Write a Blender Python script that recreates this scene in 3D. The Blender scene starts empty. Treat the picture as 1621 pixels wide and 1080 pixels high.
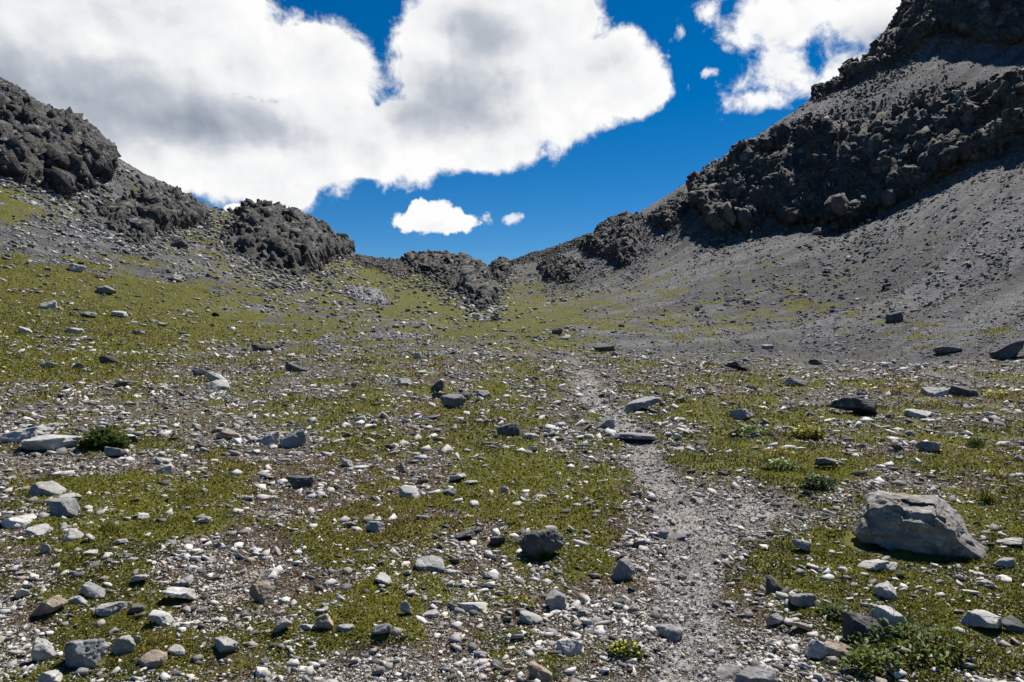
import bpy, math, random
import numpy as np

rng = np.random.default_rng(11)
random.seed(11)
F, CX, CY, HC = 1080.0, 810.5, 540.0, 1.6       # focal length and centre in photo pixels, eye height in metres
scene = bpy.context.scene
COL = scene.collection

# ------------------------------------------------------------------ noise
def _hash(ix, iy, iz, seed):
    h = (ix.astype(np.int64) * 374761393 + iy.astype(np.int64) * 668265263 + iz.astype(np.int64) * 2147483647 + seed * 1274126177) & 0xFFFFFFFF
    h = ((h ^ (h >> 13)) * 1274126177) & 0xFFFFFFFF
    h = ((h ^ (h >> 16)) * 2246822519) & 0xFFFFFFFF
    return h ^ (h >> 15)

def pnoise(x, y, z, seed=0):
    x, y, z = np.broadcast_arrays(np.asarray(x, float), np.asarray(y, float), np.asarray(z, float))
    xi, yi, zi = np.floor(x), np.floor(y), np.floor(z)
    fx, fy, fz = x - xi, y - yi, z - zi
    ux, uy, uz = (t * t * t * (t * (t * 6 - 15) + 10) for t in (fx, fy, fz))
    out = 0
    for dx in (0, 1):
        wx = ux if dx else 1 - ux
        for dy in (0, 1):
            wy = uy if dy else 1 - uy
            for dz in (0, 1):
                wz = uz if dz else 1 - uz
                h = _hash(xi + dx, yi + dy, zi + dz, seed)
                gx = (h & 255) / 127.5 - 1; gy = ((h >> 8) & 255) / 127.5 - 1; gz = ((h >> 16) & 255) / 127.5 - 1
                out = out + wx * wy * wz * (gx * (fx - dx) + gy * (fy - dy) + gz * (fz - dz))
    return out * 1.2

def fbm(x, y, z, octv=4, gain=0.5, seed=0, ridged=False):
    a, s, tot = 1.0, 0, 0
    for k in range(octv):
        n = pnoise(x * 2.03 ** k, y * 2.03 ** k, z * 2.03 ** k, seed + k)
        if ridged: n = 0.5 - np.abs(n) * 1.6
        s = s + a * n; tot += a; a *= gain
    return s / tot

def facet(x, y, z, seed=0, tilt=0.6):
    """blocky rock: every Voronoi cell is a tilted flat facet of its own height"""
    xi, yi, zi = np.floor(x), np.floor(y), np.floor(z)
    best = np.full(x.shape, 1e9); val = np.zeros(x.shape)
    for dx in (-1, 0, 1):
        for dy in (-1, 0, 1):
            for dz in (-1, 0, 1):
                cx, cy, cz = xi + dx, yi + dy, zi + dz
                h = _hash(cx, cy, cz, seed); g = _hash(cx, cy, cz, seed + 77)
                px = cx + (h & 255) / 255; py = cy + ((h >> 8) & 255) / 255; pz = cz + ((h >> 16) & 255) / 255
                ex, ey, ez = x - px, y - py, z - pz
                d = ex * ex + ey * ey + ez * ez
                v = ((h >> 24) & 255) / 255 - 0.5 + tilt * (ex * ((g & 255) / 127.5 - 1) + ey * (((g >> 8) & 255) / 127.5 - 1) + ez * (((g >> 16) & 255) / 127.5 - 1))
                m = d < best
                best = np.where(m, d, best); val = np.where(m, v, val)
    return val

def sstep(e0, e1, x):
    t = np.clip((x - e0) / (e1 - e0), 0, 1)
    return t * t * (3 - 2 * t)

def gsmooth(a, sig, axis=0):
    if sig <= 0: return a
    r = int(3 * sig) + 1
    k = np.exp(-0.5 * (np.arange(-r, r + 1) / sig) ** 2); k /= k.sum()
    pad = [(0, 0)] * a.ndim; pad[axis] = (r, r)
    b = np.pad(a, pad, mode='edge')
    return np.apply_along_axis(lambda m: np.convolve(m, k, 'valid'), axis, b)

# ------------------------------------------------------------------ the shape of the valley
US = np.arange(-1500, 3101, 4.0)
LY = np.linspace(math.log(0.7), math.log(620), 1500); YS = np.exp(LY)
def row(pts, sig=8):
    p = np.array(pts, float)
    return gsmooth(np.interp(US, p[:, 0], p[:, 1]), sig), gsmooth(np.interp(US, p[:, 0], p[:, 2]), max(sig, 6))
SKY = [(-800,-60),(-300,20),(0,123),(30,140),(70,168),(100,186),(135,203),(150,220),(180,244),(230,272),(270,288),(300,308),(330,325),(355,338),(375,342),(400,340),(415,340),(445,345),(480,356),(510,374),(540,388),(560,403),(600,412),(635,414),(680,411),(705,409),(740,416),(775,421),(800,415),(830,405),(870,393),(920,376),(960,357),(985,347),(1010,334),(1060,305),(1100,281),(1130,262),(1170,235),(1210,206),(1240,184),(1265,168),(1290,146),(1330,126),(1360,110),(1375,90),(1395,69),(1410,52),(1430,31),(1443,10),(1460,-20),(1540,-120),(1621,-200),(1900,-330),(2400,-350)]
SY = [(-800,150),(0,140),(150,138),(300,150),(450,175),(560,225),(700,260),(810,260),(900,245),(1000,225),(1110,205),(1250,190),(1330,185),(1443,182),(1540,180),(1621,178),(1900,175),(2400,170)]
ROWS = [
 row([(u, CY - F * (z - HC) / 24, 24) for u, z in ((-800,.5),(0,.45),(300,.55),(810,.65),(1250,.5),(1621,.42),(2400,.4))], 12),
 row([(-800,545,31),(0,546,32),(200,553,34),(300,556,36),(560,540,42),(810,541,45),(1000,548,48),(1250,562,50),(1400,570,46),(1621,572,38),(1900,570,34)], 12),
 row([(-800,400,50),(0,430,55),(150,450,58),(300,470,64),(450,495,72),(560,505,78),(700,513,78),(810,512,78),(900,510,78),(1000,505,78),(1110,500,80),(1250,490,80),(1400,470,75),(1621,440,66),(1900,400,60),(2400,350,60)], 12),
 row([(-800,200,95),(0,290,95),(150,345,105),(300,385,118),(450,428,130),(560,460,130),(640,468,130),(810,482,135),(900,470,135),(1000,430,140),(1110,390,140),(1250,360,140),(1350,362,132),(1400,340,128),(1540,268,118),(1621,235,112),(1900,130,105),(2400,0,100)], 8),
 row([(-800,90,112),(0,185,112),(100,215,118),(150,243,122),(300,330,135),(450,376,150),(560,428,170),(700,440,180),(810,445,185),(900,415,180),(1000,370,175),(1110,310,165),(1250,212,155),(1400,163,148),(1540,136,140),(1621,120,135),(1900,30,130),(2400,-80,130)], 6),
 row([(-800,40,125),(0,150,125),(150,230,130),(300,318,142),(450,352,165),(560,412,200),(700,418,225),(810,425,225),(900,398,215),(1000,350,200),(1110,288,185),(1250,186,175),(1330,145,172),(1400,105,170),(1480,65,166),(1540,75,160),(1621,80,155),(1900,0,150),(2400,-150,150)], 4),
]
_sv = gsmooth(np.interp(US, [p[0] for p in SKY], [p[1] for p in SKY]), 1.2)
_sy = gsmooth(np.interp(US, [p[0] for p in SY], [p[1] for p in SY]), 6)
ROWS.append((_sv, _sy))
NU, NY = len(US), len(YS)
LUT = np.zeros((NU, NY)); SIDX = np.zeros(NU, int)
for i in range(NU):
    ys = [0.5, 3.0, 6.0, 12.0]; zs = [0.0, 0.0, 0.04, 0.18]
    for v, y in ROWS:
        ys.append(y[i]); zs.append(HC + y[i] * (CY - v[i]) / F)
    ys += [ys[-1] + 14, ys[-1] + 60, ys[-1] + 220, 700]; zt = zs[-1]
    zs += [zt - 1.0, zt * 0.75, zt * 0.3, zt * 0.1]
    LUT[i] = np.interp(YS, ys, zs); SIDX[i] = np.searchsorted(YS, ROWS[-1][1][i])
LUT = gsmooth(LUT, 4.0, axis=1)

def lut(x, y):
    y = np.maximum(y, 0.72); u = CX + F * x / y
    fi = np.clip((u - US[0]) / 4.0, 0, NU - 1.001); fj = np.clip((np.log(y) - LY[0]) / (LY[1] - LY[0]), 0, NY - 1.001)
    i = fi.astype(int); j = fj.astype(int); a = fi - i; b = fj - j
    return (LUT[i, j] * (1 - a) + LUT[i + 1, j] * a) * (1 - b) + (LUT[i, j + 1] * (1 - a) + LUT[i + 1, j + 1] * a) * b

# how green each patch of the valley is, row by row (0 bare stones .. 9 closed turf), 81 px by 45 px cells
GRID = """
00000000000000000000
30011000000000000000
42112110000000000000
52343333000000000000
11134443221111000000
75424456642122211000
88774445865433332110
78887544577644433322
88875445554432221111
67754555465466666555
43235676576456676666
36852267786546785466
33237433387635787356
35886434467731135445
38975368568820136556
48732477535610365577
47522356533431233766
27534377333331344578
48765775355342235676
57754432245432255664
"""
GM = np.array([[int(c) for c in l] for l in GRID.split()], float)
GM = np.vstack([GM[:1] * 0, GM])          # first row is centred on v = 225 - 45/2
def gmap(u, v):
    fj = np.clip((u - 40.5) / 81.05, 0, 18.999); fi = np.clip((v - 157.5) / 45.0, 0, GM.shape[0] - 1.001)
    i = fi.astype(int); j = fj.astype(int); a = fi - i; b = fj - j
    return (GM[i, j] * (1 - b) + GM[i, j + 1] * b) * (1 - a) + (GM[i + 1, j] * (1 - b) + GM[i + 1, j + 1] * b) * a

# ------------------------------------------------------------------ the trail
PATHPX = [(1125,1130,160),(1112,1080,150),(1100,1010,138),(1085,945,128),(1085,890,140),(1095,840,150),(1085,805,115),(1058,780,90),(1036,755,82),(1022,730,72),(1015,704,72),(1000,682,70),(975,662,66),(948,642,66),(930,620,58),(922,602,46),(922,586,36),(912,572,28),(898,560,22),(884,550,16)]
def ground_y(u, v):
    """distance at which the ray through photo pixel (u, v) first meets the smooth ground (vectorised)"""
    u = np.atleast_1d(np.asarray(u, float)); v = np.atleast_1d(np.asarray(v, float))
    out = np.full(u.shape, np.nan); ci = np.clip(np.round((u - US[0]) / 4).astype(int), 0, NU - 1)
    order = np.argsort(ci, kind='stable'); cs = ci[order]
    cuts = np.flatnonzero(np.diff(cs)) + 1
    for seg in np.split(order, cuts):
        i = ci[seg[0]]
        pv = CY - F * (LUT[i] - HC) / YS
        mn = np.minimum.accumulate(pv)
        j = np.searchsorted(-mn, -v[seg])
        ok = j < NY
        jj = np.clip(j, 1, NY - 1)
        t = np.clip((mn[jj - 1] - v[seg]) / np.maximum(mn[jj - 1] - mn[jj], 1e-6), 0, 1)
        out[seg] = np.where(ok, np.exp(LY[jj - 1] + t * (LY[jj] - LY[jj - 1])), np.nan)
    return out
_pp = np.array(PATHPX, float)
_t = np.linspace(0, len(_pp) - 1, 300)
_pu, _pv, _pw = (gsmooth(np.interp(_t, np.arange(len(_pp)), _pp[:, k]), 8) for k in range(3))
_py = ground_y(_pu, _pv)
PX, PY, PW = (_pu - CX) / F * _py, _py, _pw / F * _py * 0.5
PX, PY, PW = (gsmooth(a, 4) for a in (PX, PY, PW))
_sy_ = float(ground_y(1185, 806)[0]); SPR = ((1185 - CX) / F * _sy_, _sy_, 95 / F * _sy_, 0.75)      # stony spread beside the bend
def path_mask(x, y):
    """1 on the trail, 0 off it"""
    out = np.full(np.shape(x), -9.0)
    near = (y > PY.min() - 1) & (y < PY.max() + 1)
    xs, ys = x[near], y[near]
    order = np.argsort(PY)
    cx = np.interp(ys, PY[order], PX[order]); w = np.interp(ys, PY[order], PW[order])
    wob = 1.1 * fbm(xs * 1.1, ys * 1.1, 0.3, 4, 0.65, seed=40) - 0.02
    out[near] = np.maximum(1 - np.abs(xs - cx) / w, 1 - np.hypot((xs - SPR[0]) / SPR[2], (ys - SPR[1]) / SPR[3])) + wob
    return sstep(-0.10, 0.45, out) * (1 - 0.65 * sstep(13, 34, y))

def greenness(x, y, z):
    u = CX + F * x / y; v = CY - F * (z - HC) / y
    g = gmap(u, v) / 9
    n = 0.8 * fbm(x / 5, y / 5, z / 9, 3, 0.6, seed=3) * sstep(6, 20, y) + 0.75 * fbm(x / 1.3, y / 1.3, z / 2, 3, 0.6, seed=5) + 0.55 * fbm(x / 0.33, y / 0.33, z / 0.5, 2, 0.6, seed=9) * (1 - sstep(20, 40, y)) + 1.25 * fbm(x / 3.5, y / 3.5, z / 3.5, 5, 0.7, seed=15) * sstep(18, 45, y)
    g = g * (1 + 0.22 * sstep(565, 520, v) * sstep(1000, 800, u))
    g = g * (1 + 0.03 * sstep(720, 780, v))
    g = g * (1 - 0.20 * sstep(505, 545, v) * sstep(760, 690, v))
    m = sstep(0.24, 0.74, g * 0.92 + 0.03 + n * 0.95)
    m = m * (g > 0.03)
    return m * (1 - path_mask(x, y))

def relief(x, y, z):
    near = 1 - sstep(9, 22, y)
    r = 0.05 * fbm(x / 1.4, y / 1.4, 0.5, 3, seed=21) * sstep(2, 5, y) + 0.018 * fbm(x / 0.22, y / 0.22, 0.1, 2, seed=25) * near
    r = r + 0.16 * fbm(x / 6, y / 6, 0.7, 3, seed=31) * sstep(8, 22, y)
    far = sstep(32, 60, y)
    ac, al = -0.59 * x + 0.81 * y, 0.81 * x + 0.59 * y
    r = r + sstep(8, 40, x) * sstep(40, 70, y) * 1.7 * fbm(ac / 8, al / 90, 0.3, 3, 0.55, seed=47)
    r = r + far * (0.9 * fbm(x / 13, y / 13, z / 13, 4, 0.55, seed=33) + 0.35 * fbm(x / 2.2, y / 2.2, z / 2.2, 3, 0.6, seed=37))
    return r
def cushion(x, y):
    return (0.045 * (0.4 - np.abs(fbm(x / 0.42, y / 0.42, 0.2, 2, 0.5, seed=53)) * 2)) * (1 - sstep(14, 30, y))
def height(x, y):
    x = np.asarray(x, float); y = np.asarray(y, float)
    z = lut(x, y)
    g = greenness(x, y, z)
    return z + relief(x, y, z) + g * (0.03 + cushion(x, y)) - 0.03 * path_mask(x, y)
def px2ground(u, v):
    """where the ray through photo pixel (u, v) meets the ground"""
    x = (u - CX) / F * YS; z = height(x, YS)
    pv = CY - F * (z - HC) / YS
    k = np.flatnonzero(pv <= v)
    j = max(int(k[0]), 1) if len(k) else NY - 1
    t = min(max((pv[j - 1] - v) / max(pv[j - 1] - pv[j], 1e-6), 0), 1)
    y = math.exp(LY[j - 1] + t * (LY[j] - LY[j - 1]))
    x = (u - CX) / F * y
    return x, y, float(height(np.array([x]), np.array([y]))[0])

# ------------------------------------------------------------------ mesh helpers
def new_obj(name, verts, faces, mat, parent=None, attrs=None, smooth=False, nverts=None):
    """faces: (n, k) array of equal polygons, or list of such arrays"""
    me = bpy.data.meshes.new(name)
    verts = np.asarray(verts, np.float32)
    fl = faces if isinstance(faces, list) else [faces]
    me.vertices.add(len(verts)); me.vertices.foreach_set('co', verts.ravel())
    loops = np.concatenate([np.asarray(f, np.int32).ravel() for f in fl])
    tot = np.concatenate([np.full(len(f), f.shape[1], np.int32) for f in fl])
    me.loops.add(len(loops)); me.loops.foreach_set('vertex_index', loops)
    me.polygons.add(len(tot)); me.polygons.foreach_set('loop_start', np.concatenate([[0], np.cumsum(tot)[:-1]]).astype(np.int32))
    me.polygons.foreach_set('loop_total', tot)
    if smooth: me.polygons.foreach_set('use_smooth', np.ones(len(tot), bool))
    for k, a in (attrs or {}).items():
        a = np.asarray(a, np.float32)
        if a.ndim == 1:
            at = me.attributes.new(k, 'FLOAT', 'POINT'); at.data.foreach_set('value', a)
        else:
            at = me.attributes.new(k, 'FLOAT_COLOR', 'POINT')
            c = np.ones((len(a), 4), np.float32); c[:, :3] = a; at.data.foreach_set('color', c.ravel())
    me.update(calc_edges=True)
    me.materials.append(mat)
    o = bpy.data.objects.new(name, me); COL.objects.link(o)
    if parent: o.parent = parent
    return o
def tag(o, label=None, cat=None, group=None, kind=None):
    for k, v in (('label', label), ('category', cat), ('group', group), ('kind', kind)):
        if v: o[k] = v
    return o
def grid_faces(nr, nc):
    i = np.arange((nr - 1) * (nc - 1)); r = i // (nc - 1); c = i % (nc - 1); a = r * nc + c
    return np.stack([a, a + 1, a + nc + 1, a + nc], 1)
def ico(sub):
    t = (1 + 5 ** .5) / 2
    v = [(-1,t,0),(1,t,0),(-1,-t,0),(1,-t,0),(0,-1,t),(0,1,t),(0,-1,-t),(0,1,-t),(t,0,-1),(t,0,1),(-t,0,-1),(-t,0,1)]
    f = [(0,11,5),(0,5,1),(0,1,7),(0,7,10),(0,10,11),(1,5,9),(5,11,4),(11,10,2),(10,7,6),(7,1,8),(3,9,4),(3,4,2),(3,2,6),(3,6,8),(3,8,9),(4,9,5),(2,4,11),(6,2,10),(8,6,7),(9,8,1)]
    v = [np.array(p) / np.linalg.norm(p) for p in v]
    for _ in range(sub):
        mid, nf = {}, []
        def m(a, b):
            k = (min(a, b), max(a, b))
            if k not in mid:
                p = v[a] + v[b]; v.append(p / np.linalg.norm(p)); mid[k] = len(v) - 1
            return mid[k]
        for a, b, c in f:
            ab, bc, ca = m(a, b), m(b, c), m(c, a)
            nf += [(a, ab, ca), (b, bc, ab), (c, ca, bc), (ab, bc, ca)]
        f = nf
    return np.array(v), np.array(f)
ICO = [ico(k) for k in range(6)]

# ------------------------------------------------------------------ materials
class NT:
    def __init__(self, name):
        self.m = bpy.data.materials.new(name); self.m.use_nodes = True
        self.t = self.m.node_tree; self.t.nodes.clear()
        self.out = self.n('ShaderNodeOutputMaterial'); self.b = self.n('ShaderNodeBsdfPrincipled')
        self.t.links.new(self.b.outputs[0], self.out.inputs[0]); self.b.inputs['Specular IOR Level'].default_value = 0.25
    def n(self, kind, **kw):
        nd = self.t.nodes.new(kind)
        for k, v in kw.items(): setattr(nd, k, v)
        return nd
    def put(self, sock, v):
        if isinstance(v, bpy.types.NodeSocket): self.t.links.new(v, sock)
        elif isinstance(v, (tuple, list)): sock.default_value = tuple(v) + ((1.0,) if len(v) == 3 and sock.type == 'RGBA' else ())
        else: sock.default_value = v
    def math(self, op, a, b=0.0, c=0.0, clamp=False):
        nd = self.n('ShaderNodeMath', operation=op, use_clamp=clamp)
        for s, v in zip(nd.inputs, (a, b, c)): self.put(s, v)
        return nd.outputs[0]
    def mix(self, f, a, b, blend='MIX'):
        nd = self.n('ShaderNodeMix', data_type='RGBA', blend_type=blend)
        self.put(nd.inputs[0], f); self.put(nd.inputs[6], a); self.put(nd.inputs[7], b)
        return nd.outputs[2]
    def noise(self, vec, scale, detail=4, rough=0.55, dist=0.0):
        nd = self.n('ShaderNodeTexNoise'); self.put(nd.inputs['Vector'], vec)
        nd.inputs['Scale'].default_value = scale; nd.inputs['Detail'].default_value = detail; nd.inputs['Roughness'].default_value = rough; nd.inputs['Distortion'].default_value = dist
        return nd.outputs[0]
    def vor(self, vec, scale, feature='F1', out=0):
        nd = self.n('ShaderNodeTexVoronoi', feature=feature); self.put(nd.inputs['Vector'], vec); nd.inputs['Scale'].default_value = scale
        return nd.outputs[out]
    def ramp(self, f, stops):
        nd = self.n('ShaderNodeValToRGB'); self.put(nd.inputs[0], f)
        e = nd.color_ramp.elements
        while len(e) < len(stops): e.new(0.5)
        for k, (p, c) in enumerate(stops):
            e[k].position = p; e[k].color = tuple(c) + (1,) if isinstance(c, (tuple, list)) else (c, c, c, 1)
        return nd.outputs[0]
    def range(self, f, a, b, c=0.0, d=1.0):
        nd = self.n('ShaderNodeMapRange', interpolation_type='SMOOTHSTEP'); self.put(nd.inputs[0], f)
        for k, v in zip((1, 2, 3, 4), (a, b, c, d)): nd.inputs[k].default_value = v
        return nd.outputs[0]
    def attr(self, name, out='Fac'):
        return self.n('ShaderNodeAttribute', attribute_name=name).outputs[out]
    def bump(self, h, strength, dist, normal=None):
        nd = self.n('ShaderNodeBump'); self.put(nd.inputs['Height'], h); nd.inputs['Strength'].default_value = strength; nd.inputs['Distance'].default_value = dist
        if normal: self.put(nd.inputs['Normal'], normal)
        return nd.outputs[0]
    def done(self, col, rough=0.9, normal=None):
        self.put(self.b.inputs['Base Color'], col); self.put(self.b.inputs['Roughness'], rough)
        if normal: self.put(self.b.inputs['Normal'], normal)
        return self.m

def ground_material():
    t = NT('valley_floor'); P = t.n('ShaderNodeNewGeometry').outputs['Position']
    g = t.attr('grass'); sc = t.attr('scree'); fp = t.attr('trail')
    n1 = t.noise(P, 0.35, 5, 0.6); n2 = t.noise(P, 2.3, 5, 0.65); n3 = t.noise(P, 14, 4, 0.65); n4 = t.noise(P, 60, 3, 0.6)
    # stones too small to be modelled: cells of differing grey, fine and coarse
    c1 = t.vor(P, 38, out=1); c2 = t.vor(P, 11, out=1); c3 = t.vor(P, 2.4, out=1)
    def val(c): return t.math('MULTIPLY', t.n('ShaderNodeSeparateColor').outputs[0], 1.0) if False else c
    sep = [t.n('ShaderNodeSeparateColor') for _ in range(3)]
    for s, c in zip(sep, (c1, c2, c3)): t.put(s.inputs[0], c)
    v = t.math('ADD', t.math('MULTIPLY', sep[0].outputs[0], 0.45), t.math('ADD', t.math('MULTIPLY', sep[1].outputs[0], 0.30), t.math('MULTIPLY', sep[2].outputs[1], 0.25)))
    warm = t.ramp(v, ((0.2, (0.026, 0.019, 0.014)), (0.48, (0.064, 0.051, 0.040)), (0.65, (0.14, 0.122, 0.105)), (0.9, (0.33, 0.31, 0.285))))
    earth = t.ramp(n3, ((0.3, (0.035, 0.024, 0.016)), (0.7, (0.10, 0.072, 0.048))))
    warm = t.mix(t.range(n2, 0.46, 0.66, 0, 0.75), warm, earth)
    trailc = t.ramp(v, ((0.2, (0.10, 0.090, 0.080)), (0.5, (0.21, 0.193, 0.175)), (0.8, (0.34, 0.32, 0.295))))
    screec = t.ramp(v, ((0.2, (0.050, 0.050, 0.056)), (0.5, (0.116, 0.116, 0.125)), (0.8, (0.21, 0.21, 0.22))))
    def dot(v_):
        nd = t.n('ShaderNodeVectorMath', operation='DOT_PRODUCT'); t.put(nd.inputs[0], P); nd.inputs[1].default_value = v_; return nd.outputs['Value']
    fl = t.n('ShaderNodeCombineXYZ'); t.put(fl.inputs[0], dot((-0.59 * 0.22, 0.81 * 0.22, 0))); t.put(fl.inputs[1], dot((0.81 * 0.018, 0.59 * 0.018, 0)))
    ns = t.noise(fl.outputs[0], 1.0, 7, 0.68, 0.3)                        # fans of coarser and finer debris down the fall line
    screec = t.mix(t.range(ns, 0.45, 0.57, 0, 0.75), screec, (0.040, 0.040, 0.045))
    screec = t.mix(t.range(n1, 0.46, 0.68, 0, 0.7), screec, (0.090, 0.088, 0.060))
    bare = t.mix(sc, warm, screec); bare = t.mix(fp, bare, trailc)
    gr = t.ramp(t.math('ADD', t.math('MULTIPLY', n2, 0.5), t.math('MULTIPLY', n3, 0.5)), ((0.30, (0.034, 0.034, 0.006)), (0.47, (0.082, 0.082, 0.011)), (0.62, (0.136, 0.131, 0.016)), (0.8, (0.185, 0.170, 0.028))))
    gr = t.mix(t.range(n1, 0.52, 0.70, 0, 0.6), gr, (0.095, 0.068, 0.022))
    edge = t.math('ADD', g, t.math('MULTIPLY', t.math('SUBTRACT', n3, 0.5), 0.7))
    col = t.mix(t.range(edge, 0.28, 0.72), bare, gr)
    h = t.math('ADD', t.math('MULTIPLY', v, 0.8), t.math('ADD', t.math('MULTIPLY', n3, 0.6), t.math('MULTIPLY', n4, 0.25)))
    nb = t.bump(h, 0.9, 0.03)
    nb = t.bump(t.math('MULTIPLY', t.math('ADD', sep[2].outputs[0], n2), sc), 0.9, 0.25, nb)
    return t.done(col, 0.95, nb)

def rock_material(name, base, dark, lichen, stain, scale=1.0, bumpd=0.02, coords='Object', moss=0.0):
    t = NT(name)
    if coords == 'Object':
        P = t.n('ShaderNodeTexCoord').outputs['Object']
        oi = t.n('ShaderNodeObjectInfo').outputs['Random']
        va = t.n('ShaderNodeVectorMath', operation='ADD'); t.put(va.inputs[0], P)
        cb = t.n('ShaderNodeCombineXYZ'); t.put(cb.inputs[0], t.math('MULTIPLY', oi, 37.0)); t.put(cb.inputs[1], t.math('MULTIPLY', oi, 91.0))
        t.put(va.inputs[1], cb.outputs[0]); P = va.outputs[0]
    else:
        P = t.n('ShaderNodeNewGeometry').outputs['Position']; oi = None
    n1 = t.noise(P, 3 * scale, 6, 0.62, 0.4); n2 = t.noise(P, 14 * scale, 5, 0.65); n3 = t.noise(P, 60 * scale, 4, 0.6)
    mp = t.n('ShaderNodeMapping'); t.put(mp.inputs[0], P); mp.inputs['Scale'].default_value = (1, 1, 5); mp.inputs['Rotation'].default_value = (0.3, 0.2, 0)
    strat = t.noise(mp.outputs[0], 5 * scale, 4, 0.6, 0.8)
    col = t.mix(t.range(n1, 0.35, 0.65), base, dark)
    col = t.mix(t.range(n2, 0.53, 0.61, 0, 0.7), col, lichen)
    col = t.mix(t.range(strat, 0.56, 0.72, 0, 0.6), col, stain)
    col = t.mix(t.range(n3, 0.55, 0.75, 0, 0.35), col, dark)
    if oi is not None:
        hs = t.n('ShaderNodeHueSaturation'); t.put(hs.inputs['Color'], col); t.put(hs.inputs['Value'], t.math('ADD', 0.78, t.math('MULTIPLY', oi, 0.4))); col = hs.outputs[0]
    if coords == 'World':
        hs = t.n('ShaderNodeHueSaturation'); t.put(hs.inputs['Color'], col); t.put(hs.inputs['Value'], t.attr('shade')); col = hs.outputs[0]
    if moss:
        nz = t.n('ShaderNodeSeparateXYZ'); t.put(nz.inputs[0], t.n('ShaderNodeNewGeometry').outputs['True Normal'])
        f = t.math('MULTIPLY', t.range(nz.outputs[2], 0.62, 0.85), t.range(n1, 0.40, 0.58, 0, moss))
        col = t.mix(f, col, t.mix(n2, (0.05, 0.052, 0.012), (0.15, 0.145, 0.10)))
    cr = t.vor(P, 5 * scale, 'DISTANCE_TO_EDGE')
    h = t.math('ADD', t.math('ADD', t.math('MULTIPLY', n2, 1.0), t.math('MULTIPLY', strat, 0.9)), t.math('ADD', t.math('MULTIPLY', n3, 0.35), t.math('MULTIPLY', t.range(cr, 0, 0.05), 0.25)))
    return t.done(col, 0.88, t.bump(h, 0.8, bumpd))

M_GROUND = ground_material()
M_ROCK = {
 'pale': rock_material('pale_limestone', (0.40, 0.385, 0.362), (0.26, 0.25, 0.238), (0.48, 0.465, 0.44), (0.27, 0.225, 0.175)),
 'grey': rock_material('grey_limestone', (0.245, 0.24, 0.24), (0.15, 0.148, 0.148), (0.34, 0.335, 0.33), (0.165, 0.145, 0.122)),
 'dark': rock_material('dark_slate', (0.115, 0.112, 0.11), (0.055, 0.054, 0.055), (0.19, 0.185, 0.18), (0.085, 0.068, 0.052)),
 'tan': rock_material('tan_limestone', (0.31, 0.25, 0.19), (0.19, 0.148, 0.112), (0.38, 0.325, 0.265), (0.20, 0.125, 0.08)),
}
M_CRAG = rock_material('crag_rock', (0.082, 0.080, 0.080), (0.032, 0.031, 0.032), (0.16, 0.155, 0.148), (0.066, 0.052, 0.042), scale=0.12, bumpd=0.35, coords='World', moss=0.75)
M_CLIFF = rock_material('cliff_rock', (0.105, 0.096, 0.09), (0.048, 0.045, 0.045), (0.155, 0.14, 0.126), (0.105, 0.076, 0.055), scale=0.10, bumpd=0.5, coords='World', moss=0.3)

def leaf_material(name, trans=0.42, rough=0.7):
    t = NT(name); c = t.attr('tint', 'Color')
    t.put(t.b.inputs['Base Color'], c); t.b.inputs['Roughness'].default_value = rough
    tr = t.n('ShaderNodeBsdfTranslucent'); t.put(tr.inputs[0], c)
    mx = t.n('ShaderNodeMixShader'); mx.inputs[0].default_value = trans
    t.t.links.new(t.b.outputs[0], mx.inputs[1]); t.t.links.new(tr.outputs[0], mx.inputs[2]); t.t.links.new(mx.outputs[0], t.out.inputs[0])
    return t.m
M_TURF = leaf_material('turf_leaf'); M_LEAF = leaf_material('herb_leaf', 0.4, 0.5); M_PETAL = leaf_material('petal', 0.3, 0.6)
def gravel_material():
    t = NT('loose_stone'); P = t.n('ShaderNodeNewGeometry').outputs['Position']
    n = t.noise(P, 30, 4, 0.6); n2 = t.noise(P, 6, 4, 0.65)
    col = t.mix(t.range(n, 0.4, 0.7, 0, 0.35), t.attr('tint', 'Color'), t.mix(n2, (0.09, 0.08, 0.07), (0.3, 0.28, 0.25)))
    return t.done(col, 0.9, t.bump(t.math('ADD', n, n2), 0.6, 0.012))
M_GRAVEL = gravel_material()

# ------------------------------------------------------------------ terrain
uc = np.concatenate([np.arange(-1480, -120, 24.0), np.arange(-110, 1732, 2.0), np.arange(1742, 3090, 24.0)])
NR = 640
fi = np.clip((uc - US[0]) / 4.0, 0, NU - 1.001); ii = fi.astype(int); aa = (fi - ii)[:, None]
ZC = LUT[ii] * (1 - aa) + LUT[ii + 1] * aa
VC = CY - F * (ZC - HC) / YS[None]
w = np.where(VC[:, 1:] > 1160, 0.06, 1.0) * np.abs(np.diff(VC, axis=1))
ds = np.sqrt(w ** 2 + (22 * (LY[1] - LY[0])) ** 2)
cum = np.concatenate([np.zeros((len(uc), 1)), np.cumsum(ds, 1)], 1); cum /= cum[:, -1:]
tt = np.linspace(0, 1, NR)
YV = np.stack([np.exp(np.interp(tt, cum[k], LY)) for k in range(len(uc))])
XV = (uc[:, None] - CX) / F * YV
x, y = XV.ravel(), YV.ravel()
zb = lut(x, y)
g = greenness(x, y, zb); pm = path_mask(x, y)
z = zb + relief(x, y, zb) + g * (0.03 + cushion(x, y)) - 0.03 * pm
uu = CX + F * x / y
vv = CY - F * (zb - HC) / y
scree = np.clip(sstep(26, 50, y + 14 * sstep(900, 1300, uu)) * 0.9 + 0.1 * sstep(8, 30, y), 0, 1)
terrain = new_obj('terrain', np.stack([x, y, z], 1), grid_faces(len(uc), NR)[:, ::-1], M_GROUND, attrs={'grass': g, 'scree': scree, 'trail': pm}, smooth=True)
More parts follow.
